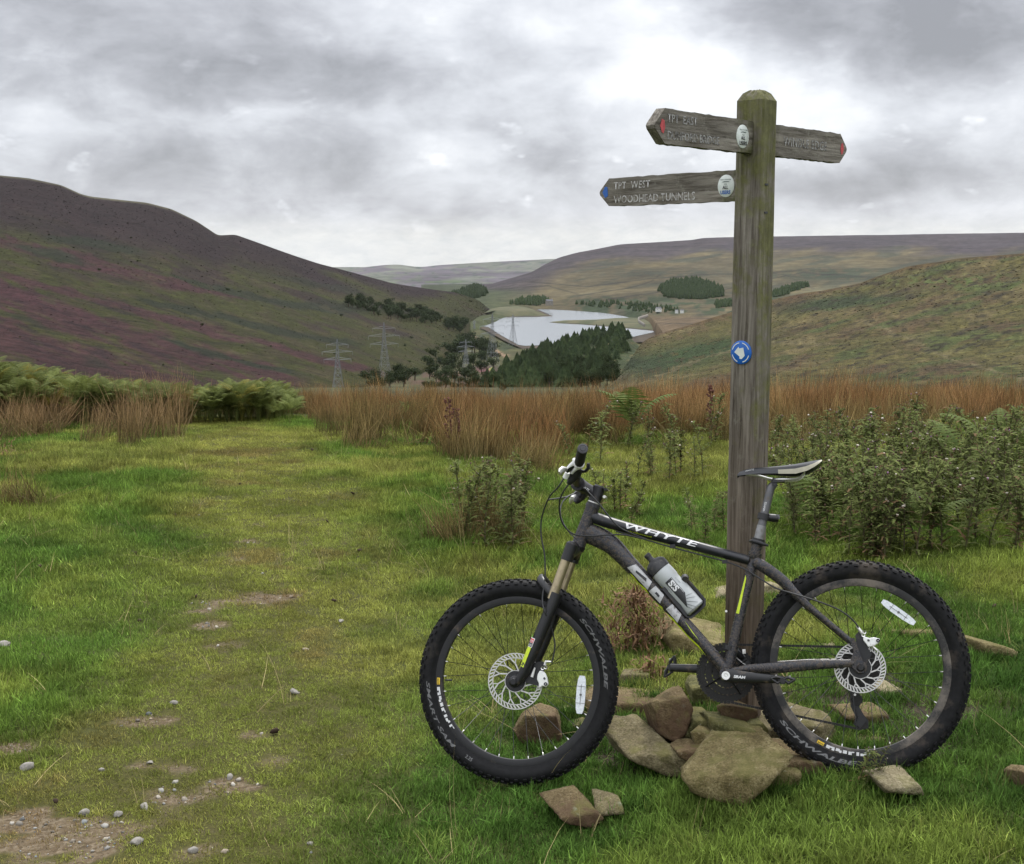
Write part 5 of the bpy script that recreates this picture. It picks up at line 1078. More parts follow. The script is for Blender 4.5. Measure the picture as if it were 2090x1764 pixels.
# (n measured across the bottle, positive away from the down tube)
patch([(.052, -.016), (.052, .012), (.118, .012), (.160, -.016)], lambda x, y: bf(x, y), M_BLK, body, 'bottle_label', 8)
bf2 = lambda x, y: bf(x, y)+Vector((0, -.0006, 0))
text_obj('SiS', .034, lambda x, y: bf2(.060+x*.92, -.011+y*.86), M_LETWH, body, bold=.04)
for y_ in (.0095,): patch([(.054, y_-.0005), (.054, y_+.0004), (.115, y_+.0004), (.115, y_-.0005)], bf2, M_LETWH, body, 'label_line')
for k, (x1, y1) in enumerate(((.135, .030), (.150, .030), (.168, .022), (.178, .008), (.182, -.004))): patch([(.128+k*.007, .007-k*.005), (.129+k*.007, .0055-k*.005), (x1, y1), (x1-.0008, y1+.0008)], bf2, M_LETG, body, 'label_line', 3)
text_obj('SCIENCE', .006, lambda x, y: bf2(.066+x, -.024+y), M_LETG, body); text_obj('IN SPORT', .006, lambda x, y: bf2(.060+x, .020+y), M_LETG, body)
M_CAGE = plain('cage_plastic', (.014, .014, .015), .5, dirt=.12, dirtcol=MUD)
b = MB()
b.tube([Pt(.055, -.041, .006), Pt(.11, -.041, .010), Pt(.175, -.041, .008), Pt(.187, -.03, .004), Pt(.188, .0, 0), Pt(.186, .030, 0), Pt(.176, .040, 0), Pt(.130, .042, 0), Pt(.090, .042, 0), Pt(.082, .040, 0)], [(.006, .010)]*3+[(.005, .010)]*3+[(.004, .008)]*4, 8)
for s in (1, -1): b.tube([Pt(.06, -.036, s*.016), Pt(.085, -.022, s*.033), Pt(.125, -.012, s*.037), Pt(.165, -.022, s*.033), Pt(.180, -.033, s*.018)], [(.008, .003), (.005, .003), (.0035, .003), (.005, .003), (.008, .003)], 8) if False else None
b.tube([Pt(.085, .041, -.012), Pt(.080, .043, 0), Pt(.086, .040, .018)], [.010, .013, .011], 10)
b.prism([(.058, -.038), (.060, -.026), (.130, -.024), (.176, -.034), (.180, -.040)], .012, .020, lambda p, q, h: Pt(p, q, h+.004))
b.build('bottle_cage', M_CAGE, bike)
# ---------------------------------------------------------------- stones
_ico = {}
def ico(n):
    if n not in _ico:
        import bmesh
        bm = bmesh.new(); bmesh.ops.create_icosphere(bm, subdivisions=n, radius=1); bm.verts.ensure_lookup_table()
        _ico[n] = (np.array([v.co[:] for v in bm.verts]), np.array([[l.vert.index for l in f.loops] for f in bm.faces])); bm.free()
    return _ico[n]
def n3(P, s, seed):                     # cheap 3-D noise from three slices
    return (fbm(P[:, 0]*s+P[:, 2]*s*.7, P[:, 1]*s, 4, seed)+fbm(P[:, 1]*s+7, P[:, 2]*s+P[:, 0]*.3*s, 4, seed+9))/2-.5
def stone_mat(name, a, b_, moss=.3, red=.0):
    m = N(name); co = m.coord('Object'); f = m.noise(co, 14, 7, .7); g = m.noise(co, 140, 4, .75); k = m.noise(co, 5, 4, .6); l_ = m.noise(co, 22, 3, .5)
    c = m.ramp(f, [(.26, tuple(x*.42 for x in a)), (.42, a), (.74, b_)]); c = m.mix(m.ramp(g, [(.38, .75), (.56, 0)]), c, tuple(x*.45 for x in a))
    c = m.mix(m.ramp(g, [(.60, 0), (.70, .6)]), c, (.36, .34, .28))
    if red: c = m.mix(m.ramp(k, [(.5-red*.2, 0), (.62-red*.1, .85)]), c, (.098, .060, .038))
    nr = m.n('ShaderNodeNewGeometry').outputs['Normal']; sp = m.n('ShaderNodeSeparateXYZ'); m.l(nr, sp.inputs[0])
    mo = m.math('ADD', m.math('MULTIPLY', sp.outputs['Z'], .10), m.math('MULTIPLY', m.math('ADD', k, l_), .5))
    c = m.mix(m.ramp(mo, [(.66-moss*.3, 0), (.78-moss*.25, .75)]), c, m.ramp(f, [(.3, (.075, .072, .022)), (.7, (.17, .155, .055))]))
    wv = m.n('ShaderNodeVectorMath', operation='MULTIPLY_ADD'); wn = m.n('ShaderNodeTexNoise', i_Scale=30.); m.l(co, wn.inputs['Vector']); m.l(wn.outputs['Color'], wv.inputs[0]); wv.inputs[1].default_value = (.03, .03, .03); m.l(co, wv.inputs[2]); li = m.n('ShaderNodeTexVoronoi', i_Scale=17.); m.l(wv.outputs[0], li.inputs['Vector'])
    lm = m.math('MULTIPLY', m.ramp(li.outputs['Distance'], [(.20, .6), (.32, 0)]), m.ramp(m.noise(co, 7, 3), [(.60, 0), (.68, 1)]))
    c = m.mix(lm, c, (.28, .30, .23))
    return m.out(c, .95, bump=m.math('ADD', f, m.math('MULTIPLY', g, .35)), bstr=1., bdist=.02, spec=.15)
ST_A = stone_mat('gritstone_mossy', (0.165, 0.132, 0.058), (0.388, 0.325, 0.168), .36)
ST_B = stone_mat('gritstone_brown', (0.152, 0.112, 0.056), (0.325, 0.256, 0.140), .22, .25)
ST_C = stone_mat('gritstone_grey', (0.159, 0.132, 0.072), (0.350, 0.300, 0.179), .30)
ST_D = stone_mat('gritstone_green', (0.098, 0.095, 0.038), (0.237, 0.219, 0.095), .45)
ST_E = stone_mat('gritstone_pale', (0.244, 0.207, 0.123), (0.488, 0.431, 0.280), .12)
Z6 = lambda x, y: ((1180+x/2.6795)*PX, (1400+y/2.6795)*PX)
Z6B = lambda x, y: ((1880+x/3.138)*PX, (1380+y/3.138)*PX)
Z10 = lambda x, y: ((1390+x/5.513)*PX, (1240+y/5.513)*PX)
BASES = []
def stone(label, poly, Z, mat, seed, thick=.16, dd=0., top=.55, rough=.05, dabs=None, k=60.):
    # outline of the stone as seen from the track, given thickness and sloping faces of its own
    S = np.array([Z(*p) for p in poly]); base_ = S[np.argmax(S[:, 1])]; g0 = gh(base_[0], base_[1]+4)[0]; d = dabs or g0[1]+thick*.45+dd
    W3 = pt(S[:, 0], S[:, 1], np.full(len(S), d)); c = W3.mean(0); r = RT; u = np.array([0, math.sin(R(16)), math.cos(R(16))]); n = np.cross(r, u)    # n towards viewer
    q = np.stack([(W3-c)@r, (W3-c)@u], 1); q = q*1.07; area = sum(q[i, 0]*q[(i+1) % len(q), 1]-q[(i+1) % len(q), 0]*q[i, 1] for i in range(len(q)))
    if area < 0: q = q[::-1]
    rs = np.random.RandomState(seed); pl = []
    for i in range(len(q)):
        e = q[(i+1) % len(q)]-q[i]; nn = np.array([e[1], -e[0]]); L = np.linalg.norm(nn)
        if L < 1e-5: continue
        nn /= L; off = max(nn@q[i], .006); tl = rs.uniform(-.12, .12); N3 = r*nn[0]+u*nn[1]+n*tl; pl.append((N3, off))
    sz = np.sqrt(abs(area)/2)
    e = {.3: .62, .4: .5, .5: .42, .55: .4, .6: .30, .7: .05, .75: -.22, .8: .1, .85: -.25, .9: .12, .95: -.15}.get(top, -.9)
    hh_ = np.abs(q[:, 1]).max(); t = thick*(1.5 if e < .35 else 1.1); nv = np.array([hh_*(1-e), t]); nv /= np.linalg.norm(nv)
    tilt = rs.uniform(-.22, .22); top_n = n*nv[0]+u*nv[1]+r*tilt; o_top = max(nv[0]*t/2+nv[1]*e*hh_, .35*hh_*nv[1]+.01)
    f2 = n*.95-u*.28+r*rs.uniform(-.35, .35); f3 = -n+u*rs.uniform(-.1, .1); f4 = n*.75+r*rs.choice([-.8, .8])+u*.1
    for f, o in ((top_n, o_top), (f2, t*.5), (f3, t*.5), (f4, t*.5+.12*sz)): pl.append((f/np.linalg.norm(f), o))
    BASES.append((c, S))
    Vd, F = ico(5); h = np.zeros(len(Vd))
    for N3, o in pl: h += np.maximum(Vd@N3/o, 0)**k
    P = Vd/h[:, None]**(1/k); P = P*(1+rough*1.7*n3(P/sz, 1.8, seed)[:, None]+rough*2.2*n3(P/sz, 5., seed+3)[:, None]+rough*2.2*n3(P/sz, 13., seed+5)[:, None])
    me = npmesh('stone', P, F, mat, True); o = link('stone', me); o.location = [float(v) for v in c-np.array([0, 0, 0])]
    return tag(o, label, 'stone', 'stones heaped round the foot of the signpost')
G_ = [
 ('largest stone, a pale mossy slab in front of the heap', [(952, 885), (1185, 630), (1455, 645), (1540, 815), (1275, 1052), (1010, 990)], Z6, ST_A, 1, .22, 0, .75, .05),
 ('yellow mossy stone tucked under the right side of the largest slab', [(1500, 800), (1560, 800), (1615, 860), (1570, 1020), (1330, 1055), (1260, 1030), (1400, 900)], Z6, ST_A, 2, .2, .07, .5, .05),
 ('long diagonal stone just right of the front tyre', [(505, 640), (690, 572), (985, 850), (955, 908), (850, 905), (600, 795)], Z6, ST_C, 3, .16, 0, .7, .06),
 ('upright split block with a brown right face', [(745, 490), (860, 420), (945, 405), (1000, 530), (960, 640), (880, 710), (790, 660)], Z6, ST_B, 4, .16, .06, .3, .05, 4.24),
 ('brown block behind the front tyre with a pale top', [(365, 430), (480, 390), (740, 410), (775, 460), (740, 570), (560, 580), (370, 520)], Z6, ST_B, 5, .2, .12, .9, .04),
 ('rounded brown stone seen through the lower front wheel', [(-60, 640), (0, 540), (90, 490), (180, 520), (210, 640), (190, 760), (0, 740)], Z6, ST_B, 6, .16, .1, .4, .05),
 ('small pale flat stone seen through the front wheel', [(150, 515), (227, 487), (290, 490), (280, 535), (180, 540)], Z6, ST_E, 7, .1, .05, .8, .05),
 ('small mossy stone between the front spokes and the tyre', [(270, 640), (300, 600), (350, 585), (390, 620), (340, 665)], Z6, ST_D, 8, .08, .05, .6, .05),
 ('small grey stone behind the front tyre near the pedal', [(570, 330), (600, 280), (660, 270), (730, 300), (725, 370), (580, 375)], Z6, ST_C, 9, .14, .05, .6, .06),
 ('yellowish stone lying above the brown block', [(650, 395), (770, 370), (785, 450), (690, 450)], Z6, ST_A, 10, .14, .15, .6, .05),
 ('dark stone under the chainrings', [(985, 370), (1010, 330), (1100, 340), (1200, 420), (1180, 540), (1000, 530)], Z6, ST_D, 11, .2, .1, .5, .05),
 ('green block with a white splash on its right corner', [(1080, 540), (1290, 532), (1335, 640), (1320, 690), (1150, 700), (1090, 640)], Z6, ST_D, 12, .18, .12, .6, .04, 4.19),
 ('mossy stone wedged between the split block and the green block', [(920, 670), (1010, 530), (1100, 520), (1110, 650), (1000, 710)], Z6, ST_D, 13, .15, .12, .5, .05, 4.24),
 ('small ochre stone below the green block', [(1000, 660), (1060, 615), (1140, 650), (1120, 725), (1020, 725)], Z6, ST_A, 14, .12, .06, .5, .05, 4.13),
 ('dark brown stone under the bottom bracket behind the green block', [(1165, 500), (1250, 462), (1345, 500), (1340, 570), (1180, 565)], Z6, ST_B, 41, .16, .1, .5, .05, 4.27),
 ('small mossy stone filling the gap left of the rear tyre', [(1325, 610), (1390, 560), (1450, 640), (1420, 700), (1340, 680)], Z6, ST_D, 42, .12, .1, .4, .05, 4.16),
 ('brown stone between the long stone and the largest slab', [(880, 740), (960, 690), (1080, 740), (1100, 790), (990, 850), (920, 810)], Z6, ST_B, 15, .14, .05, .6, .05, 4.1),
 ('broad brown slab under the rear tyre', [(1370, 630), (1440, 530), (1570, 460), (1780, 550), (1830, 690), (1700, 730), (1480, 735)], Z6, ST_C, 16, .2, .16, .9, .05, 4.36),
 ('rust brown stone half under the rear tyre', [(1480, 740), (1620, 730), (1760, 880), (1780, 970), (1650, 1000), (1540, 920)], Z6, ST_B, 17, .2, .1, .5, .05),
 ('large tan boulder behind the frame with a flat top and bird lime', [(830, 80), (900, -20), (1050, -50), (1190, -10), (1200, 190), (1100, 200), (880, 200)], Z6, ST_A, 18, .3, .15, .95, .04),
 ('flat pale stone seen through the rear wheel above the chain', [(1585, 145), (1640, 105), (1830, 120), (1860, 190), (1620, 195)], Z6, ST_E, 19, .18, .1, .9, .04),
 ('tan slab behind the rear derailleur', [(1870, 490), (2080, 480), (2140, 520), (2150, 640), (1960, 625), (1880, 560)], Z6, ST_B, 20, .16, .1, .8, .04),
 ('lower tan slab seen through the bottom of the rear wheel', [(1870, 670), (1900, 640), (2090, 665), (2130, 755), (1890, 760)], Z6, ST_C, 21, .16, .1, .8, .04),
 ('flat reddish stone sunk in the grass at the front left', [(90, 1040), (220, 1010), (310, 1010), (450, 1150), (390, 1190), (240, 1160)], Z6, ST_B, 22, .14, -.03, 1.15, .05),
 ('flat pale stone sunk in grass right of the reddish one', [(400, 975), (490, 955), (510, 1030), (700, 1075), (740, 1125), (560, 1140), (440, 1125)], Z6, ST_C, 23, .14, -.02, 1.15, .05),
 ('blocky pale stone in the grass under the rear tyre', [(220, 1120), (300, 1105), (490, 1105), (560, 1270), (310, 1250)], Z6B, ST_E, 24, .16, 0, .85, .04),
 ('small stone tight against the bottom of the rear tyre', [(400, 1080), (520, 1050), (550, 1120), (420, 1125)], Z6B, ST_B, 25, .12, .06, .6, .05),
 ('long ledge stone behind the rear wheel', [(350, 130), (380, 85), (560, 88), (700, 95), (760, 170), (560, 175), (400, 150)], Z6B, ST_A, 26, .24, .1, .9, .04),
 ('ledge stone right of the rear tyre', [(860, 170), (890, 150), (970, 165), (1170, 240), (1160, 300), (900, 285)], Z6B, ST_A, 27, .24, .08, .9, .04),
 ('brown stone cut by the right edge of the view', [(1270, 1110), (1321, 1075), (1400, 1090), (1390, 1290), (1300, 1290)], Z6B, ST_B, 28, .16, 0, .5, .05),
 ('pale lichened stone behind the rear disc', [(250, 510), (330, 450), (410, 520), (390, 600), (270, 600)], Z6B, ST_E, 30, .12, .08, .7, .05),
 ('grey stone behind the post, showing either side of it', [(1195, 500), (1300, 415), (1500, 390), (1760, 370), (1900, 380), (1990, 480), (1940, 550), (1220, 600)], Z10, ST_E, 31, .24, .1, .8, .05)]
for g_ in G_: stone(*g_)
HAZE = 0.9e-5
# ---------------------------------------------------------------- plants
def blade(V, F, base_, az, lean, L, w, curl=1.2, seg=3, up0=0.):
    d = np.array([math.cos(az), math.sin(az), 0]); s = np.array([-math.sin(az), math.cos(az), 0]); p = np.array(base_, float); i0 = len(V); th = lean
    for k in range(seg+1):
        ww = w*(1-(k/seg)**1.6)*.5
        if k < seg: V.append(p-s*ww); V.append(p+s*ww)
        else: V.append(p)
        th2 = th+curl*(k/seg)*.6; p = p+(d*math.sin(th2)+np.array([0, 0, math.cos(th2)]))*(L/seg)
    for k in range(seg-1): a = i0+2*k; F.append((a, a+1, a+3)); F.append((a, a+3, a+2))
    a = i0+2*(seg-1); F.append((a, a+1, a+2))
def tuft(name, n, rad, L0, L1, w0, w1, lean, curl, mat, seed, seg=3, var=.45):
    r = np.random.RandomState(seed); V = []; F = []
    for i in range(n):
        q = rad*math.sqrt(r.rand()); a = r.rand()*6.283
        blade(V, F, (q*math.cos(a), q*math.sin(a), -.006), r.rand()*6.283, abs(r.randn())*lean, r.uniform(L0, L1), r.uniform(w0, w1), r.uniform(.2, 1)*curl, seg)
    me = npmesh(name, V, F, mat); me.attributes.new('bl', 'FLOAT', 'POINT').data.foreach_set('value', np.repeat(np.clip(1+r.randn(n)*var*.7, .45, 2.), 2*seg+1).astype(np.float32)); return me
def tintmat(name, zfade=None, trans=.25, lo=.75, hi=1.25, rough=.7, bl=True):
    m = N(name); a = m.n('ShaderNodeAttribute', attribute_type='INSTANCER', attribute_name='tint').outputs['Color']; co = m.coord('World')
    f = m.noise(co, 55, 3, .7); k = m.ramp(f, [(.3, lo), (.7, hi)]); c = m.mix(1., a, k, 'MULTIPLY')
    if bl: v = m.n('ShaderNodeVectorMath', operation='SCALE'); m.l(c, v.inputs[0]); m.l(m.n('ShaderNodeAttribute', attribute_name='bl').outputs['Fac'], v.inputs['Scale']); c = v.outputs[0]
    if zfade:
        sp = m.n('ShaderNodeSeparateXYZ'); m.l(m.coord('Object'), sp.inputs[0]); mr = m.n('ShaderNodeMapRange', i_From_Min=zfade[0], i_From_Max=zfade[1]); m.l(sp.outputs['Z'], mr.inputs[0])
        c = m.mix(mr.outputs[0], m.mix(.6, c, zfade[2]), c)
    return m.out(c, rough, spec=.06, trans=trans)
def scatter(name, P, rot, scl, idx, tint, protos, label, cat=None, kind='stuff'):
    n = len(P); me = bpy.data.meshes.new(name); me.vertices.add(n); me.vertices.foreach_set('co', np.asarray(P, np.float32).ravel())
    for nm, typ, arr, key in (('rot', 'FLOAT_VECTOR', rot, 'vector'), ('scl', 'FLOAT_VECTOR', scl, 'vector'), ('idx', 'INT', idx, 'value'), ('tint', 'FLOAT_COLOR', tint, 'color')):
        a = me.attributes.new(nm, typ, 'POINT'); a.data.foreach_set(key, np.asarray(arr, np.int32 if typ == 'INT' else np.float32).ravel())
    o = link(name, me); tag(o, label, cat, kind=kind)
    c = bpy.data.collections.new('protos_'+name)
    for i, pm in enumerate(protos): c.objects.link(bpy.data.objects.new('%s_proto_%02d' % (name, i), pm))
    g = bpy.data.node_groups.new('scatter_'+name, 'GeometryNodeTree'); g.interface.new_socket('Geometry', in_out='INPUT', socket_type='NodeSocketGeometry'); g.interface.new_socket('Geometry', in_out='OUTPUT', socket_type='NodeSocketGeometry')
    nd = g.nodes; gi = nd.new('NodeGroupInput'); go = nd.new('NodeGroupOutput'); ip = nd.new('GeometryNodeInstanceOnPoints'); ci = nd.new('GeometryNodeCollectionInfo'); ci.inputs[0].default_value = c; ci.inputs['Separate Children'].default_value = True; ci.inputs['Reset Children'].default_value = True
    def na(nm, typ): x = nd.new('GeometryNodeInputNamedAttribute'); x.data_type = typ; x.inputs['Name'].default_value = nm; return x.outputs['Attribute']
    e2r = nd.new('FunctionNodeEulerToRotation'); L = g.links.new
    L(gi.outputs[0], ip.inputs['Points']); L(ci.outputs[0], ip.inputs['Instance']); ip.inputs['Pick Instance'].default_value = True
    L(na('idx', 'INT'), ip.inputs['Instance Index']); L(na('rot', 'FLOAT_VECTOR'), e2r.inputs[0]); L(e2r.outputs[0], ip.inputs['Rotation']); L(na('scl', 'FLOAT_VECTOR'), ip.inputs['Scale']); L(ip.outputs[0], go.inputs[0])
    md = o.modifiers.new('scatter', 'NODES'); md.node_group = g; return o
rs = np.random.RandomState(5)
M_GRS = tintmat('grass_blade'); M_STR = tintmat('straw', trans=.15); M_RSH = tintmat('rush_stem', (.0, .28, (.060, .062, .022)), .12); M_FRN = tintmat('bracken_frond', None, .35, .7, 1.3, bl=False)
GR = [tuft('grass', 30, .042, .012, .036, .0024, .0040, .75, 1.5, M_GRS, i) for i in range(4)]+[tuft('grass', 34, .040, .025, .070, .0026, .0044, .62, 1.8, M_GRS, 10+i) for i in range(4)]+[tuft('grass', 48, .05, .008, .022, .0026, .0044, .9, 1.2, M_GRS, 20+i, 2) for i in range(2)]
def wedge(n, x0, x1, y0, y1, seed, xm=(-260, 2350)):
    r = np.random.RandomState(seed); x = r.uniform(x0, x1, n); y = r.uniform(y0, y1, n); z = gz(x, y); X, Y = proj(np.stack([x, y, z], -1)); k = (X > xm[0]) & (X < xm[1]); return x[k], y[k], z[k], X[k], Y[k]
RUSHF = [(-300, 905), (0, 908), (100, 915), (250, 922), (330, 915), (372, 893), (380, 846), (450, 846), (560, 855), (640, 878), (690, 884), (760, 902), (850, 922), (950, 938), (1060, 945), (1120, 955), (1180, 925), (1300, 905), (1480, 895), (1600, 885), (2090, 900), (2400, 905)]
rush_y = lambda X: np.interp(X, *np.array(RUSHF).T)
# -- grass
parts = []
for n, y0, y1, sd, sc in ((125000, 2.4, 6.2, 1, 1.), (210000, 6.2, 15.5, 2, 1.3)):
    x, y, z, X, Y = wedge(n, -9, 10, y0, y1, sd)
    b_ = bare(x, y); t_ = track(x, y); lush = fbm(x/.9, y/.9, 4, 81); r = rs.rand(len(x))
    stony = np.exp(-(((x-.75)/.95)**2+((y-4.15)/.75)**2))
    hp = heap(x, y); keep = (r > np.maximum(sstep(.12, .55, b_)*.82, hp*.6)) & ~((Y < rush_y(X)-14) & (r < .45))
    x, y, z, X, Y, b_, t_, lush, stony = [q[keep] for q in (x, y, z, X, Y, b_, t_, lush, stony)]
    m_ = len(x); longg = sstep(.5, .68, lush)*.40*(1-t_)+.30*stony+.35*sstep(.9, 2.2, x)*(y < 5)
    k = rs.rand(m_); idx = np.where(k < longg, rs.randint(4, 8, m_), rs.randint(0, 4, m_)); idx = np.where((rs.rand(m_) < t_*.75) | (b_ > .3), rs.randint(8, 10, m_), idx)
    s = rs.uniform(.7, 1.25, m_)*sc*(1-.3*t_)
    g1 = fbm(x/.55, y/.55, 4, 83); g2 = fbm(x/2.6, y/2.6, 3, 84); ra = rs.rand(m_, 1)
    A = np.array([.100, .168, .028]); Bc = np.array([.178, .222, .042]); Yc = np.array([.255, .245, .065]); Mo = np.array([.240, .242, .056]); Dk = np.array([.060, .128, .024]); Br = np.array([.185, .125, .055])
    c = A+(Bc-A)*sstep(.38, .62, g1)[:, None]; c = c+(Yc-c)*(sstep(.50, .68, g2+(g1-.5)*.6)*.55)[:, None]
    c = c+(Mo-c)*(t_*.6)[:, None]; c = c+(Br-c)*(sstep(.55, .7, fbm(x/.35, y/.35, 4, 85))*t_*.6+.35*sstep(.1, .4, b_))[:, None]
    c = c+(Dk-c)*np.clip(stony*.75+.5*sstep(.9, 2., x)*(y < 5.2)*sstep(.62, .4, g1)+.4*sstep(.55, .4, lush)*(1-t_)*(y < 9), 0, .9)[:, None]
    c = c*(.80+.5*sstep(.3, .7, fbm(x/.22, y/.22, 4, 87)))[:, None]; c = c*(.78+.44*ra)+ (np.array([.11, .07, .03])*(.5*(rs.rand(m_, 1) < .05)))
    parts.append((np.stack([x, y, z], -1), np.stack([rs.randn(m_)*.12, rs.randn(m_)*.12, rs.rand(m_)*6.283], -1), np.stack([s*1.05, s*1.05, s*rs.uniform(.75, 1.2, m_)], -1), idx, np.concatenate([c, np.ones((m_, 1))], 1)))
bx = []
for c_, S_ in BASES:                     # grass growing up tight against the stones
    lo = S_[S_[:, 1] > S_[:, 1].mean()]; xx = rs.uniform(lo[:, 0].min()-6, lo[:, 0].max()+6, 26); o_ = np.argsort(lo[:, 0]); yy = np.interp(xx, lo[o_, 0], lo[o_, 1])+rs.uniform(1, 12, 26); bx.append(gh(xx, yy))
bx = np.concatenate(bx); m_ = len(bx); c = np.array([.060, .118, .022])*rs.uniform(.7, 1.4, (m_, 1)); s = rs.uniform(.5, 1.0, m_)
parts.append((bx, np.stack([rs.randn(m_)*.2, rs.randn(m_)*.2, rs.rand(m_)*6.28], -1), np.stack([s*1.1, s*1.1, s], -1), rs.randint(4, 8, m_), np.concatenate([c, np.ones((m_, 1))], 1)))
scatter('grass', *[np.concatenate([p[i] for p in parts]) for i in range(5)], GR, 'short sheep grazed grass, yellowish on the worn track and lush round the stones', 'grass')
# -- dry stalks
ST = [tuft('straw', 5, .05, .10, .24, .0022, .0032, .75, 1.6, M_STR, 30+i, 4) for i in range(4)]+[tuft('straw', 2, .02, .22, .36, .0022, .003, .6, 1.2, M_STR, 36+i, 4) for i in range(2)]
x, y, z, X, Y = wedge(5200, -9, 10, 2.4, 13.5, 9); cl = fbm(x/.8, y/.8, 3, 91); k = (rs.rand(len(x)) < .22+1.1*sstep(.52, .70, cl)) & (bare(x, y) < .35) & (rs.rand(len(x)) > track(x, y)*.6) & (Y > rush_y(X)-10)
x, y, z = x[k], y[k], z[k]; m_ = len(x); s = rs.uniform(.45, 1.1, m_); cc_ = np.array([.38, .31, .15])*(rs.uniform(.55, 1.15, (m_, 1)))
scatter('dry_grass_stalks', np.stack([x, y, z], -1), np.stack([rs.randn(m_)*.3, rs.randn(m_)*.3, rs.rand(m_)*6.28], -1), np.stack([s]*3, -1), rs.randint(0, 6, m_), np.concatenate([cc_, np.ones((m_, 1))], 1), ST, 'straw coloured dead grass stalks scattered over the turf', 'grass')
# -- gravel on the bare spots
def pebble(seed, mat, n=2):
    r = np.random.RandomState(seed); V, F = ico(n); P = V*np.array([1, r.uniform(.6, .9), r.uniform(.35, .6)]); pl = r.randn(7, 3); pl /= np.linalg.norm(pl, axis=1)[:, None]
    for q in pl: dd = P@q; lim = .62*np.abs(P@q).max(); P = P-np.maximum(dd-lim, 0)[:, None]*q
    return npmesh('pebble', P, F, mat, False)
m = N('gravel'); a = m.n('ShaderNodeAttribute', attribute_type='INSTANCER', attribute_name='tint').outputs['Color']; f = m.noise(m.coord('Object'), 3, 5, .7)
M_GRV = m.out(m.mix(1., a, m.ramp(f, [(.3, .7), (.7, 1.2)]), 'MULTIPLY'), .9, spec=.2)
PB = [pebble(i, M_GRV, 1) for i in range(5)]
x, y, z, X, Y = wedge(90000, -4.5, 2.5, 2.5, 9, 12); b_ = bare(x, y); k = rs.rand(len(x)) < (sstep(.2, .95, b_)*.8+.004*track(x, y))*np.clip((7-y)/3.5, .35, 1); x, y, z, b_ = x[k], y[k], z[k], b_[k]; m_ = len(x)
s = np.exp(rs.randn(m_)*.75)*.0042; s = np.clip(s, .0018, .019)*(1+.35*(y > 5)); gcol = np.array([.30, .28, .245])*rs.uniform(.35, 1.3, (m_, 1))*np.array([1, 1, 1])+rs.randn(m_, 1)*np.array([[.015, 0, -.015]])
scatter('gravel', np.stack([x, y, z+s*.15], -1), np.stack([rs.randn(m_)*.3, rs.randn(m_)*.3, rs.rand(m_)*6.28], -1), np.stack([s]*3, -1), rs.randint(0, 5, m_), np.concatenate([np.clip(gcol, .05, .6), np.ones((m_, 1))], 1), PB, 'pale grey gravel showing through the worn spots of the track', 'gravel')
# -- rushes
RU = [tuft('rush', 75, .12, .22, .58, .0030, .0052, .27, .55, M_RSH, 50+i, 3, .6) for i in range(4)]+[tuft('rush', 46, .16, .22, .46, .0036, .0058, .48, .9, M_RSH, 60+i, 4) for i in range(2)]
x, y, z, X, Y = wedge(13000, -11, 15, 9.2, 26, 14)
edge = rush_y(X)+(fbm(x/.7, y/.7, 3, 94)-.5)*62; inn = (Y < edge) & ~((X > 372) & (X < 640) & (Y > 850)); dens = np.where(y < 14, .62, .5)*np.where((X < 372) & (Y > 840), 1., 1.)*np.where(X < 372, .9, .30+.70*sstep(.34, .52, fbm(x/1.1, y/1.1, 3, 95)))
k = inn & (rs.rand(len(x)) < dens*(.25+.75*sstep(.40, .52, fbm(x/.38, y/.38, 2, 102)))*1.25); x, y, z, X, Y = [q[k] for q in (x, y, z, X, Y)]
ex = []
for X0, Y0, n, sp in ((1085, 955, 9, 26), (1010, 935, 8, 30), (940, 925, 8, 30), (930, 1105, 5, 16), (985, 1095, 4, 22), (1045, 1115, 4, 14), (25, 1035, 5, 22), (1600, 905, 8, 24), (1760, 890, 8, 50), (1590, 870, 8, 30)):
    q = gh(X0+rs.randn(n)*sp, Y0+rs.randn(n)*sp*.22); ex.append(q)
ex = np.concatenate(ex); x = np.concatenate([x, ex[:, 0]]); y = np.concatenate([y, ex[:, 1]]); z = np.concatenate([z, ex[:, 2]]); X, Y = proj(np.stack([x, y, z], -1)); m_ = len(x)
g = fbm(x/1.6, y/1.6, 4, 96)[:, None]; left = sstep(700, 330, X)[:, None]
c = np.array([.225, .122, .052])*(1-left)+np.array([.235, .150, .075])*left
c = c+(np.array([.30, .20, .085])-c)*sstep(.55, .7, g)*.6; c = c+(np.array([.085, .08, .028])-c)*sstep(.46, .30, g)*.7
nearf = sstep(-2, 26, rush_y(X)-Y)[:, None]; c = c*nearf+np.array([.20, .145, .06])*(1-nearf)
c = c*rs.uniform(.6, 1.35, (m_, 1)); s = rs.uniform(.5, 1.12, m_)*np.where((X < 372) & (Y > 850), 1.05, 1.0)*np.where((X > 372) & (X < 700) & (Y > 835), .7, 1.); s[-len(ex):] *= .85
scatter('rushes', np.stack([x, y, z], -1), np.stack([rs.randn(m_)*.19, rs.randn(m_)*.19, rs.rand(m_)*6.28], -1), np.stack([s*1.25, s*1.25, s*(.5+.95*fbm(x/.9, y/.9, 3, 99))], -1), np.where(rs.rand(m_) < .72, rs.randint(0, 4, m_), rs.randint(4, 6, m_)), np.concatenate([c, np.ones((m_, 1))], 1), RU, 'band of rust brown rushes along the far edge of the turf', 'rushes')
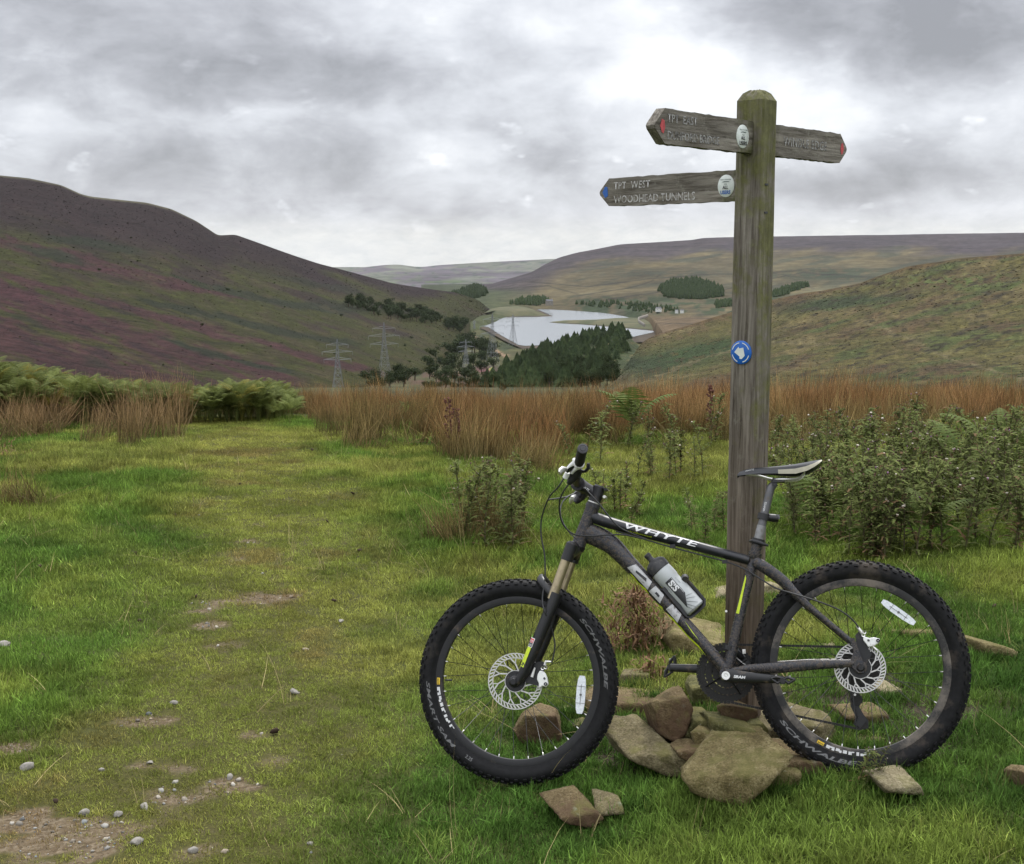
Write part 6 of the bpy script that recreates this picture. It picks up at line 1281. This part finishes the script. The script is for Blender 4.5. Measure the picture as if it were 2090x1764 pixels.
# -- bracken
def frond(V, F, az, L, tilt, stalk, r):
    d = np.array([math.cos(az), math.sin(az), 0]); s = np.array([-math.sin(az), math.cos(az), 0]); p = np.zeros(3); th = tilt*.4; K = 15; pos = []
    blade(V, F, (0, 0, 0), az, tilt*.3, stalk, .006, .25, 3); p = p+(d*math.sin(tilt*.38)+np.array([0, 0, math.cos(tilt*.38)]))*stalk*.97
    for k in range(K):
        t = k/(K-1); th = tilt*.5+t*1.35; dr = d*math.sin(th)+np.array([0, 0, math.cos(th)]); wd = L*.42*(1-t)**.75*(.75+.5*min(1, t*5))+.01
        for sg in (-1, 1):
            nrm = np.cross(dr, s); out = s*sg*.92+dr*.34-nrm*.0+np.array([0, 0, -.12-.1*r.rand()]); out /= np.linalg.norm(out); J = 6; i0 = len(V); w0 = L/K*.62
            for j in range(J):
                u = j/(J-1); q = p+out*wd*u+np.array([0, 0, -.10*wd*u*u]); ww = w0*(1-u*.9)*(1.0 if j % 2 else .55); V.append(q+dr*ww); V.append(q-dr*ww)
            for j in range(J-1): a = i0+2*j; F.append((a, a+1, a+3)); F.append((a, a+3, a+2))
        p = p+dr*L/K
def fern_plant(seed, n=5, h=.42, L=.62):
    r = np.random.RandomState(seed); V = []; F = []; a0 = r.rand()*6
    for i in range(n): frond(V, F, a0+6.283*i/n+r.randn()*.3, L*r.uniform(.75, 1.15), r.uniform(.35, .9), h*r.uniform(.75, 1.1), r)
    return npmesh('bracken', V, F, M_FRN)
FE = [fern_plant(i, 9, .42, .29) for i in range(5)]
pts = []
def addf(poly, n, seed):
    r = np.random.RandomState(seed); A = np.array(poly, float); out = []
    while len(out) < n:
        c_ = np.array([r.uniform(A[:, 0].min(), A[:, 0].max()), r.uniform(A[:, 1].min(), A[:, 1].max())])
        if inpoly(c_[:1], c_[1:], poly)[0]: out.append(c_)
    out = np.array(out); return gh(out[:, 0], out[:, 1])
bk1 = addf([(-150, 862), (0, 858), (200, 858), (330, 852), (480, 846), (600, 846), (590, 862), (300, 880), (-150, 880)], 12, 1)
x, y, z, X, Y = wedge(6500, -11, 0, 13.2, 21, 17); k = (X < 600) & (rs.rand(len(x)) < .60) & (fbm(x/1.2, y/1.2, 2, 97) > .36); bk2 = np.stack([x, y, z], -1)[k]
x, y, z, X, Y = wedge(500, -4, 2, 15.5, 21, 18); k = (X > 700) & (X < 960) & (rs.rand(len(x)) < .45); bk3 = np.stack([x, y, z], -1)[k]
bk4 = addf([(1045, 850), (1110, 850), (1110, 868), (1045, 866)], 5, 4); bk5 = addf([(480, 842), (590, 842), (600, 858), (480, 856)], 14, 5)
P = np.concatenate([bk2, bk3, bk4, bk5]); m_ = len(P); s = rs.uniform(.6, 1.0, m_)*1.08; s[len(bk2):len(bk2)+len(bk3)] *= .75; c = np.array([.118, .140, .040])*rs.uniform(.5, 1.3, (m_, 1))+np.array([.06, .03, 0.])*(rs.rand(m_, 1) < .12)
X, Y = proj(P); s *= np.interp(X, [0, 200, 420, 520, 640], [1.0, .72, .60, .80, .40])*(.7+.6*fbm(P[:, 0]/1.0, P[:, 1]/1.0, 3, 98))
scatter('bracken', P, np.stack([rs.randn(m_)*.12, rs.randn(m_)*.12, rs.rand(m_)*6.28], -1), np.stack([s]*3, -1), rs.randint(0, 5, m_), np.concatenate([c, np.ones((m_, 1))], 1), FE, 'band of green bracken behind the rushes on the left', 'bracken')
# -- thistles, one object each
M_TH = leafmat('thistle_leaf', (.068, .092, .026), (.165, .185, .058), .3, 14.); M_THS = plain('thistle_stem', (.09, .075, .035), .8, scale=8); M_FLU = plain('thistle_down', (.42, .37, .31), .95, scale=30); M_INV = plain('thistle_bud', (.13, .075, .05), .8, scale=30); M_PUR = plain('thistle_purple', (.22, .10, .22), .8, scale=30); M_THB = leafmat('thistle_leaf_dying', (.095, .062, .030), (.18, .115, .06), .15, 18.)
def jag_leaf(V, F, p, az, el, L, w, r, m):
    d = np.array([math.cos(az), math.sin(az), 0]); s = np.array([-math.sin(az), math.cos(az), 0]); i0 = len(V); J = 7; q = np.array(p, float)
    for j in range(J):
        t = j/(J-1); e = el-t*1.1; ww = w*math.sin(math.pi*min(1, .12+t*.88))**.7*(1. if j % 2 else .38)*.5
        up = np.array([0, 0, .35*ww]); V.append(q+s*ww+up); V.append(q-s*ww+up); q = q+(d*math.cos(e)+np.array([0, 0, math.sin(e)]))*L/(J-1)
    for j in range(J-1): a = i0+2*j; F.append((a, a+1, a+3)); F.append((a, a+3, a+2)); m += [0, 0] if r.rand() > .0 else [0, 0]
def thistle_pair(seed, H=.78, dead=.15):
    r = np.random.RandomState(seed); b = MB(); hd = MB(); lean = r.randn(2)*.20
    stem = [(lean[0]*t*t*H, lean[1]*t*t*H, t*H*.92) for t in (0, .25, .5, .75, 1)]; b.tube(stem, [.006, .0055, .0045, .0035, .0025], 5, 1)
    tips = [stem[-1]]; at = lambda t: np.array([lean[0]*t*t*H, lean[1]*t*t*H, t*H*.92])
    for k in range(r.randint(6, 11)):
        t = r.uniform(.3, .95); a = r.rand()*6.28; L = r.uniform(.12, .3)*H*(1.25-t*.6); p = at(t); q = p+np.array([math.cos(a)*L*.55, math.sin(a)*L*.55, L*.75]); b.tube([p, p*.45+q*.55+np.array([math.cos(a), math.sin(a), 0])*.02, q], [.003, .0025, .002], 4, 1); tips.append(q)
        for j in range(5):
            V = []; F = []; mm_ = []; pp = p+(q-p)*r.uniform(.15, .95); jag_leaf(V, F, pp, r.rand()*6.28, r.uniform(.2, .9), r.uniform(.05, .10), .026, r, mm_); b.add(V, F, 0)
    n = r.randint(34, 46)
    for k in range(n):
        t = (k+.5)/n; V = []; F = []; mm_ = []; jag_leaf(V, F, at(t*.97), k*2.4+r.randn()*.3, r.uniform(.25, .95), (.15-.075*t)*H/.7*r.uniform(.6, 1.3), r.uniform(.026, .046), r, mm_); b.add(V, F, 2 if r.rand() < dead*.55*(1.3-t) else 0)
    for q in tips:
        for c in range(r.randint(0, 3)):
            p = np.array(q)+r.randn(3)*np.array([.014, .014, .008]); sz = r.uniform(.006, .0095); kind = r.rand()
            hd.lathe([(0, -sz*1.2), (sz*.7, -sz*.7), (sz*.8, 0), (sz*.55, sz*.7)], p, (r.randn()*.2, r.randn()*.2, 1), 7, 1); fl = 0 if kind < .20 else (2 if kind < .26 else 1); fr = sz*(1.35 if fl == 0 else .85)
            if fl != 1: hd.lathe([(sz*.4, sz*.6), (fr, sz*1.5), (fr*.8, sz*2.2), (0, sz*2.3)], p, (r.randn()*.25, r.randn()*.25, 1), 8, fl)
    return b.mesh('thistle', [M_TH, M_THS, M_THB], False), hd.mesh('seed_heads', [M_FLU, M_INV, M_PUR], False)
TH = [thistle_pair(i+70, .78, (.15, .3, .2, .5, .1, .25, .35, .15, .45)[i]) for i in range(9)]+[thistle_pair(i+90, .6, .75) for i in range(3)]
def thistles(pts, label, group, seed, smin=.75, smax=1.1, variants=(0, 12)):
    r = random.Random(seed)
    for p in pts:
        a, h = TH[r.randrange(*variants)]; o = link('thistle', a); o.location = [float(v) for v in p]; o.rotation_euler = (r.gauss(0, .08), r.gauss(0, .08), r.uniform(0, 6.28)); s = r.uniform(smin, smax); o.scale = (s*1.15, s*1.15, s); tag(o, label, 'thistle', group)
        c = link('seed_head_cluster', h, o)
thistles(addf([(1600, 1080), (1640, 1000), (1730, 950), (1900, 925), (2130, 920), (2180, 1120), (1990, 1140), (1800, 1150), (1660, 1140)], 175, 31), 'thistle with fluffy seed heads in the dense thicket right of the post', 'thistles of the thicket right of the post', 1, .48, .78)
thistles(addf([(1560, 930), (1700, 915), (1800, 925), (1700, 960), (1590, 990)], 18, 32), 'thistle at the thin left end of the thicket behind the saddle', 'thistles behind the saddle', 2, .36, .55)
thistles(addf([(1255, 985), (1330, 955), (1430, 965), (1440, 985), (1380, 990), (1290, 1000)], 9, 33), 'bushy thistle on the grass between the handlebar and the post', 'thistles between handlebar and post', 3, .42, .62)
thistles(addf([(1130, 925), (1290, 905), (1470, 900), (1480, 925), (1300, 940), (1160, 950)], 9, 34), 'thistle at the front edge of the rust brown rushes behind the handlebar', 'thistles at the edge of the rushes', 4, .45, .68)
thistles(addf([(925, 1085), (1000, 1060), (1085, 1075), (1080, 1120), (1030, 1135), (950, 1130)], 20, 35), 'thistle in the scruffy clump left of the handlebar cables', 'thistles of the clump left of the handlebar', 5, .45, .72)
thistles(addf([(1200, 1050), (1280, 1030), (1320, 1080), (1240, 1100)], 7, 36), 'brownish thistle right behind the stem and head tube', 'thistles behind the head tube', 6, .4, .58, (6, 12))
thistles(addf([(1390, 1060), (1480, 1030), (1500, 1110), (1410, 1120)], 6, 37), 'low thistle above the top tube left of the post', 'low thistles above the top tube', 7, .3, .42)
thistles(addf([(1740, 1600), (1810, 1590), (1800, 1625), (1750, 1625)], 3, 38), 'small green thistle rosette in front of the rear tyre', 'small thistles in front of the rear tyre', 8, .16, .22, (0, 6))
fm = N('fern_green'); M_FG = fm.out(fm.ramp(fm.noise(fm.coord('World'), 20, 3), [(.3, (.06, .09, .02)), (.7, (.11, .14, .035))]), .8, trans=.25, spec=.15)
for i, (X0, Y0, s, lab) in enumerate(((2040, 985, .75, 'bright green bracken frond rising above the thistles at the right edge'), (1690, 1090, .6, 'bracken frond low in the thicket just right of the seat post'), (1960, 1000, .6, 'yellowing bracken in the middle of the right thicket'), (1290, 905, .7, 'lone bracken plant in the rushes above the handlebar'), (1880, 1120, .5, 'bracken at the foot of the thicket above the rear tyre'))):
    me = fern_plant(80+i, 4); me.materials.clear(); me.materials.append(M_FG); o = link('bracken_plant', me); o.location = [float(v) for v in gh(X0, Y0)[0]]; o.scale = (s, s, s); tag(o, lab, 'fern')
M_DEAD = plain('dead_leaves', (.135, .072, .032), .95, vary=.5, scale=25)
def withered(X0, Y0, rx, h, n, label, seed):
    r = np.random.RandomState(seed); V = []; F = []
    for i in range(n):
        q = np.array([r.randn()*rx*.5, r.randn()*rx*.4, abs(r.rand())*h*.9]); q[:2] *= (1.15-q[2]/h*.6); blade(V, F, q, r.rand()*6.28, r.uniform(.2, 2.4), r.uniform(.03, .07), r.uniform(.005, .012), r.uniform(-3, 4), 3)
    for i in range(12): blade(V, F, (r.randn()*rx*.15, r.randn()*rx*.15, 0), r.rand()*6.28, r.uniform(0, .5), h*r.uniform(.7, 1.15), .007, .4, 3)
    o = link('withered_plant', npmesh('withered_plant', V, F, M_DEAD)); o.location = [float(v) for v in gh(X0, Y0)[0]]; tag(o, label, 'dead plant'); return o
withered(1302, 1322, .17, .28, 800, 'withered brown plant between the front tyre and the down tube', 3); withered(0, 936, .22, .18, 120, 'dark brown dead clump at the left edge of the turf', 4); withered(1330, 1385, .1, .1, 60, 'small scrap of brown dead leaves above the left pedal', 6)
M_DOCK = plain('dock_stem', (.10, .035, .022), .9, vary=.4, scale=30)
for X0, Y0, lab, sd in ((916, 936, 'taller red brown dock stem at the front of the rushes', 1), (932, 932, 'shorter red brown dock stem right beside the taller one', 2), (1448, 900, 'dark dock stem in the rushes left of the post', 3)):
    r = np.random.RandomState(sd); b = MB(); H = .52 if sd != 2 else .42; b.tube([(0, 0, 0), (.01, 0, H*.5), (.0, .01, H)], [.007, .006, .003], 6)
    for k in range(46): t = r.uniform(.35, 1); a = r.rand()*6.28; q = .012+.02*r.rand(); p = (q*math.cos(a), q*math.sin(a), t*H); b.box(p, (.016, .014, .018), Euler((r.rand()*3, r.rand()*3, 0)).to_matrix())
    o = b.build('dock_plant', M_DOCK, None, False); o.location = [float(v) for v in gh(X0, Y0)[0]]; tag(o, lab, 'dock')
# -- heather and tussocks that give the slopes their grain
def clump(seed):
    r = np.random.RandomState(seed); V, F = ico(1); k = V[:, 2] > -.35; P = V*(1+r.randn(len(V), 1)*.16)*np.array([1, 1, .75]); return npmesh('clump', P, np.array([f for f in F if k[f].all()]), M_HEA)
M_HEA = tintmat('heath_clump', None, 0., .7, 1.3, bl=False); CLP = [clump(i) for i in range(4)]
def slope_cover(name, sheet_name, n, size, label, seed, var=.5, xr=(-120, 2200)):
    r = np.random.RandomState(seed); P, C = SHC[sheet_name]; a, b_ = P.shape[0]-2, P.shape[1]-1; i = r.randint(0, a, n); j = r.randint(0, b_, n); u, v = r.rand(n, 1), r.rand(n, 1)
    q = (P[i, j]*(1-u)+P[i+1, j]*u)*(1-v)+(P[i, j+1]*(1-u)+P[i+1, j+1]*u)*v; c = C[i, j]; X, Y = proj(q); k = (X > xr[0]) & (X < xr[1]); q, c, u = q[k], c[k], u[k]; m_ = len(q)
    d = np.linalg.norm(q[:, :2], axis=1); s = d*size*np.exp(r.randn(m_)*.28); c = c*np.exp(r.randn(m_, 1)*var)*np.array([1.0, 1.0, 1.0]); q[:, 2] -= s*.28
    scatter(name, q, np.stack([r.randn(m_)*.2, r.randn(m_)*.2, r.rand(m_)*6.28], -1), np.stack([s*1.5, s*1.5, s*.5], -1), r.randint(0, 4, m_), np.concatenate([np.clip(c, .004, .5), np.ones((m_, 1))], 1), CLP, label)
slope_cover('heather', 'left_hill', 90000, .00042, 'heather and bracken clumps covering the purple hill on the left', 1, .20)
slope_cover('tussocks', 'right_hill', 80000, .00055, 'brown and green grass tussocks covering the hillside on the right', 2, .22)
slope_cover('scrub', 'valley_floor', 14000, .0005, 'low scrub and heather on the valley floor', 3, .4)
# -- single stones lying on the turf
M_PEB = plain('pale_pebble', (.215, .20, .175), .9, vary=.3, scale=5)
for i, (px, py, s, lab) in enumerate(((12, 1453, .030, 'pale rounded stone in the grass at the left edge'), (64, 1729, .028, 'whitish angular stone in the grass above the bottom gravel'), (392, 1583, .016, 'small white pebble in the middle of the mossy track'), (661, 1558, .024, 'flat grey stone in the grass on the right of the track'), (766, 1399, .020, 'pinkish stone in the grass left of the front wheel'), (698, 1898, .013, 'small white stone alone near the bottom of the turf'), (434, 1915, .018, 'grey stone at the bottom edge right of the gravel'),
                        (190, 1832, .020, 'pale squarish stone at the top of the bottom gravel patch'), (264, 1834, .022, 'larger pale stone in the bottom gravel patch'), (325, 1817, .018, 'light stone on the right rim of the bottom gravel patch'), (516, 1750, .016, 'grey stone on the track below the dark earth scrape'), (307, 1896, .022, 'flat grey stone low on the right of the gravel patch'), (228, 1733, .013, 'bluish flat pebble on the moss above the gravel'), (338, 1716, .014, 'grey pebble on the moss in the centre of the track'), (1360, 1380, .012, 'tiny white stone behind the head tube'))):
    o = link('stone', pebble(100+i, M_PEB, 2)); p = gh(px*PX, py*PX)[0]; o.location = [float(p[0]), float(p[1]), float(p[2]+s*.3)]; o.scale = (s*1.2, s*1.2, s*1.3); o.rotation_euler = (rnd.gauss(0, .2), rnd.gauss(0, .2), rnd.uniform(0, 6)); tag(o, lab, 'stone')
# -- sheep droppings and clods
x, y, z, X, Y = wedge(90, -5, 4, 3.5, 12, 44); m_ = len(x); s = rs.uniform(.012, .03, m_); scatter('dark_clods', np.stack([x, y, z+.015], -1), np.stack([rs.randn(m_), rs.randn(m_), rs.rand(m_)*6], -1), np.stack([s, s, s*.8], -1), rs.randint(0, 5, m_), np.tile(np.array([[.045, .030, .020, 1]]), (m_, 1)), PB, 'dark clods of earth and droppings scattered on the turf', 'clods')

# ---------------------------------------------------------------- haze in the valley
hz_b = MB(); hz_b.box((0, 0, (112-106)/2), (26000, 26000, 218)); hb = hz_b.build('haze', [], None, False); hb['kind'] = 'stuff'; hb['label'] = 'thin pale haze over the moors and valley'
hm = N('haze'); pv = hm.n('ShaderNodeVolumePrincipled', i_Density=HAZE, i_Anisotropy=.2); pv.inputs['Color'].default_value = (.86, .91, 1, 1); ho = hm.n('ShaderNodeOutputMaterial'); hm.l(pv.outputs[0], ho.inputs['Volume']); hb.data.materials.clear(); hb.data.materials.append(hm.mat)
